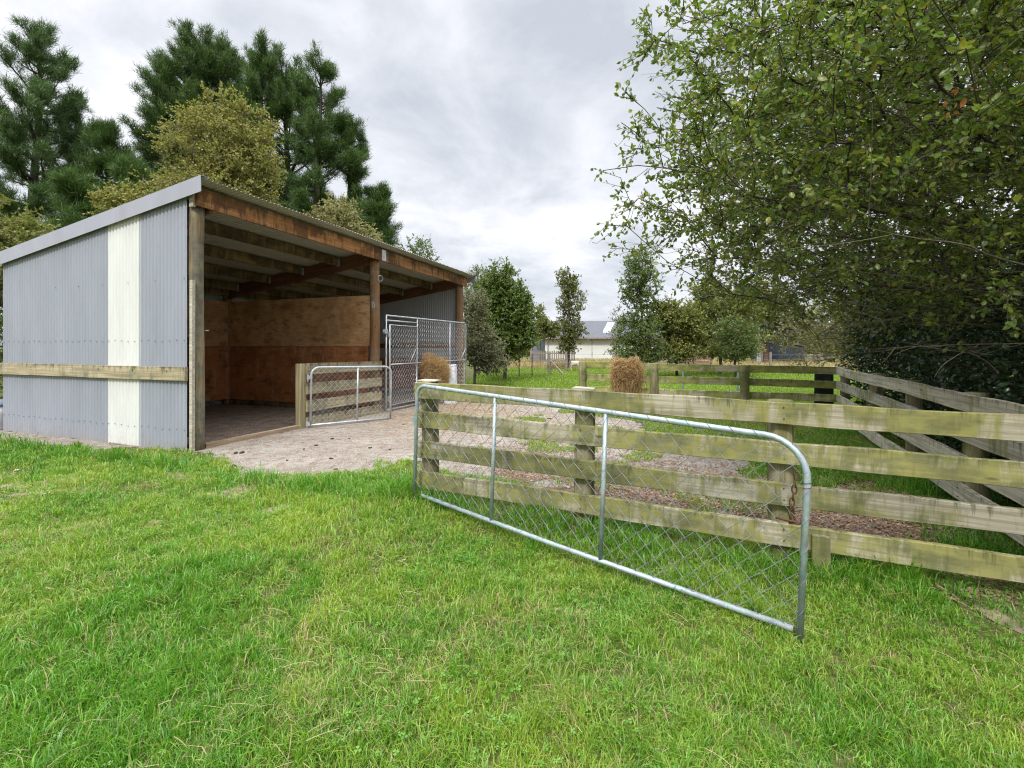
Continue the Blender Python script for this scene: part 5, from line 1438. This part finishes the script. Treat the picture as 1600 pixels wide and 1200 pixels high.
def slat_fence(label, px0, px1, Yb, n, h, mt, name='slat_fence', z0=.1):
    x0 = at(px0, Yb); x1 = at(px1, Yb); T = thing(name, label, 'fence', (x0, Yb, 0)); L_ = x1-x0
    for i in range(n):
        z = z0+(h-z0)*(i+.5)/n; board('slat', M[mt], T, (0, 0, z), (L_, 0, z+.02*math.sin(i)), (h-z0)/n*.62, .03, 200+i+int(px0))
    k = max(2, int(L_/1.6))
    for i in range(k+1):
        mb = MB(); mb.box(L_*i/k-.05, L_*i/k+.05, .02, .12, -.05, h+.05); mb.build('post', M['slat_red'], T)
slat_fence('pale slatted fence glimpsed under the bushy dark-green tree', 1010, 1060, 30, 5, 1.35, 'slat')
slat_fence('reddish slatted fence under the left side of the olive tree', 1062, 1112, 30, 6, 1.5, 'slat_red')
def dark_shed():
    Yb = 38; x0 = at(1196, Yb); x1 = at(1256, Yb); T = thing('garden_shed', 'dark blue-grey ribbed shed seen through the gap beside the drooping branches', 'shed', (x0, Yb, 0)); L_ = x1-x0
    def f(u, w, a): return (u, a, w*(1.75-.10*u))
    o = corr('front_wall', M['dark_shed'], T, 0, L_, f, pitch=.25, amp=.03, rows=1)
    mb = MB(); mb.box(0, L_, .05, 2.4, 0, 1.35); mb.build('wall', M['dark_shed'], T)
    mb = MB(); mb.add([(-.1, -.1, 1.80), (L_+.1, -.1, 1.47), (L_+.1, 2.6, 1.47), (-.1, 2.6, 1.80), (-.1, -.1, 1.86), (L_+.1, -.1, 1.53), (L_+.1, 2.6, 1.53), (-.1, 2.6, 1.86)], [(0, 3, 2, 1), (4, 5, 6, 7), (0, 1, 5, 4), (1, 2, 6, 5), (2, 3, 7, 6), (3, 0, 4, 7)]); mb.build('roof', M['grey_roof'], T)
dark_shed()
slat_fence('low pale slatted fence right of the dark shed', 1258, 1285, 36, 3, .9, 'slat')
for px, mt, lb in ((1187, 'white_wall', 'white square gatepost left of the dark shed'), (1196, 'slat_red', 'reddish gatepost against the dark shed corner')):
    Yb = 35; mb = MB(); mb.box(-.16, .16, -.12, .12, 0, 1.55); mb.box(-.20, .20, -.16, .16, 1.553, 1.63)
    o = mb.build('gatepost', M[mt], None, loc=(at(px, Yb), Yb, 0)); tag(o, lb, 'gatepost')

# hills on the horizon, distance haze put into their grey-blue colour
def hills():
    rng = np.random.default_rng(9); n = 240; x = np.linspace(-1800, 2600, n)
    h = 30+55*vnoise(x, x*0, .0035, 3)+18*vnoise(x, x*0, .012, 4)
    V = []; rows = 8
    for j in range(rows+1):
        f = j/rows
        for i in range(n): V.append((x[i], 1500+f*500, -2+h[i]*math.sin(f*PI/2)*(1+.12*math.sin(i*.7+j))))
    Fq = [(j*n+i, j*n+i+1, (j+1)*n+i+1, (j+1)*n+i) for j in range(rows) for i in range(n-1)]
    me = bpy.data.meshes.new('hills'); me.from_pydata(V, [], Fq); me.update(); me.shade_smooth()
    o = link('hills', me, m_plain('hill_haze_tint', (.10, .13, .14), .95, 0, .2, .01)); o['kind'] = 'structure'
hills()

# ------------------------------------------------------------------ sky and light
SUN_EL, SUN_AZ = R(46), R(198)          # azimuth measured clockwise from +Y
w = bpy.data.worlds.new('World'); bpy.context.scene.world = w; w.use_nodes = True
nt = w.node_tree; nt.nodes.clear(); N = nt.nodes.new; K = nt.links.new
out = N('ShaderNodeOutputWorld'); bg = N('ShaderNodeBackground'); K(bg.outputs[0], out.inputs[0])
sky = N('ShaderNodeTexSky'); sky.sky_type = 'NISHITA'; sky.sun_disc = False; sky.sun_elevation = SUN_EL; sky.sun_rotation = SUN_AZ
tc = N('ShaderNodeTexCoord'); sep = N('ShaderNodeSeparateXYZ'); K(tc.outputs['Generated'], sep.inputs[0])
zc_ = N('ShaderNodeMath'); zc_.operation = 'MAXIMUM'; K(sep.outputs[2], zc_.inputs[0]); zc_.inputs[1].default_value = 0
za = N('ShaderNodeMath'); za.operation = 'ADD'; K(zc_.outputs[0], za.inputs[0]); za.inputs[1].default_value = .32
dx = N('ShaderNodeMath'); dx.operation = 'DIVIDE'; K(sep.outputs[0], dx.inputs[0]); K(za.outputs[0], dx.inputs[1])
dy = N('ShaderNodeMath'); dy.operation = 'DIVIDE'; K(sep.outputs[1], dy.inputs[0]); K(za.outputs[0], dy.inputs[1])
cb = N('ShaderNodeCombineXYZ'); K(dx.outputs[0], cb.inputs[0]); K(dy.outputs[0], cb.inputs[1])
def wn(scale, detail, rough, dist, off):
    a = N('ShaderNodeVectorMath'); a.operation = 'ADD'; K(cb.outputs[0], a.inputs[0]); a.inputs[1].default_value = (off, off*.7, 0)
    n = N('ShaderNodeTexNoise'); n.inputs['Scale'].default_value = scale; n.inputs['Detail'].default_value = detail
    n.inputs['Roughness'].default_value = rough; n.inputs['Distortion'].default_value = dist; K(a.outputs[0], n.inputs['Vector']); return n.outputs['Fac']
n1 = wn(1.45, 9, .58, .45, 3.1); n2 = wn(3.6, 8, .6, .4, 7.7)
mm = N('ShaderNodeMath'); mm.operation = 'MULTIPLY_ADD'; K(n2, mm.inputs[0]); mm.inputs[1].default_value = .35; 
m2 = N('ShaderNodeMath'); m2.operation = 'MULTIPLY'; K(n1, m2.inputs[0]); m2.inputs[1].default_value = .65; K(m2.outputs[0], mm.inputs[2])
cr = N('ShaderNodeValToRGB'); K(mm.outputs[0], cr.inputs[0]); r_ = cr.color_ramp
r_.elements[0].position = .39; r_.elements[0].color = (.49, .52, .58, 1)
r_.elements[1].position = .595; r_.elements[1].color = (.80, .81, .85, 1)
e = r_.elements.new(.495); e.color = (.63, .655, .71, 1)
# sky above the view boosted past a real cloud deck to light the scene
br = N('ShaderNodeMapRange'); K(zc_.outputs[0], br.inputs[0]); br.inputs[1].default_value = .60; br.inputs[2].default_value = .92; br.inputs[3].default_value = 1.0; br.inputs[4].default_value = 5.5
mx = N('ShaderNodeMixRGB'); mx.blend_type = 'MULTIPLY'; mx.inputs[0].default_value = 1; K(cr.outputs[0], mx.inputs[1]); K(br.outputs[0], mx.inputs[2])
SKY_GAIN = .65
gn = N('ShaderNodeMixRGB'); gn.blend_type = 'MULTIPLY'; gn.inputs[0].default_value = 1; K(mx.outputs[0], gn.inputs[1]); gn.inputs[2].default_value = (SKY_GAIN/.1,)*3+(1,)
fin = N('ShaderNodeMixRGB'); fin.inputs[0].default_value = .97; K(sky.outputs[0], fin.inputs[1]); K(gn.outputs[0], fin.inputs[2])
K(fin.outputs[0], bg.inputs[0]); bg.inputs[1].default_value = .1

ld = bpy.data.lights.new('sun', 'SUN'); ld.energy = 1.5; ld.angle = R(10); ld.color = (1, .96, .9)
lo = bpy.data.objects.new('sun', ld); C.objects.link(lo)
dirv = Vector((math.sin(SUN_AZ)*math.cos(SUN_EL), math.cos(SUN_AZ)*math.cos(SUN_EL), math.sin(SUN_EL)))
lo.rotation_mode = 'QUATERNION'; lo.rotation_quaternion = dirv.to_track_quat('Z', 'Y')

sc = bpy.context.scene
sc.view_settings.view_transform = 'Standard'; sc.view_settings.look = 'None'
sc.view_settings.exposure = 1.0; sc.view_settings.gamma = 1
sc.render.engine = 'CYCLES'
sc.cycles.use_denoising = True
sc.cycles.denoiser = 'OPENIMAGEDENOISE'
sc.cycles.denoising_input_passes = 'RGB_ALBEDO_NORMAL'
sc.cycles.denoising_prefilter = 'NONE'
sc.cycles.filter_width = 1.15
sc.cycles.max_bounces = 6; sc.cycles.diffuse_bounces = 4; sc.cycles.glossy_bounces = 2; sc.cycles.transmission_bounces = 3
sc.cycles.caustics_reflective = False; sc.cycles.caustics_refractive = False
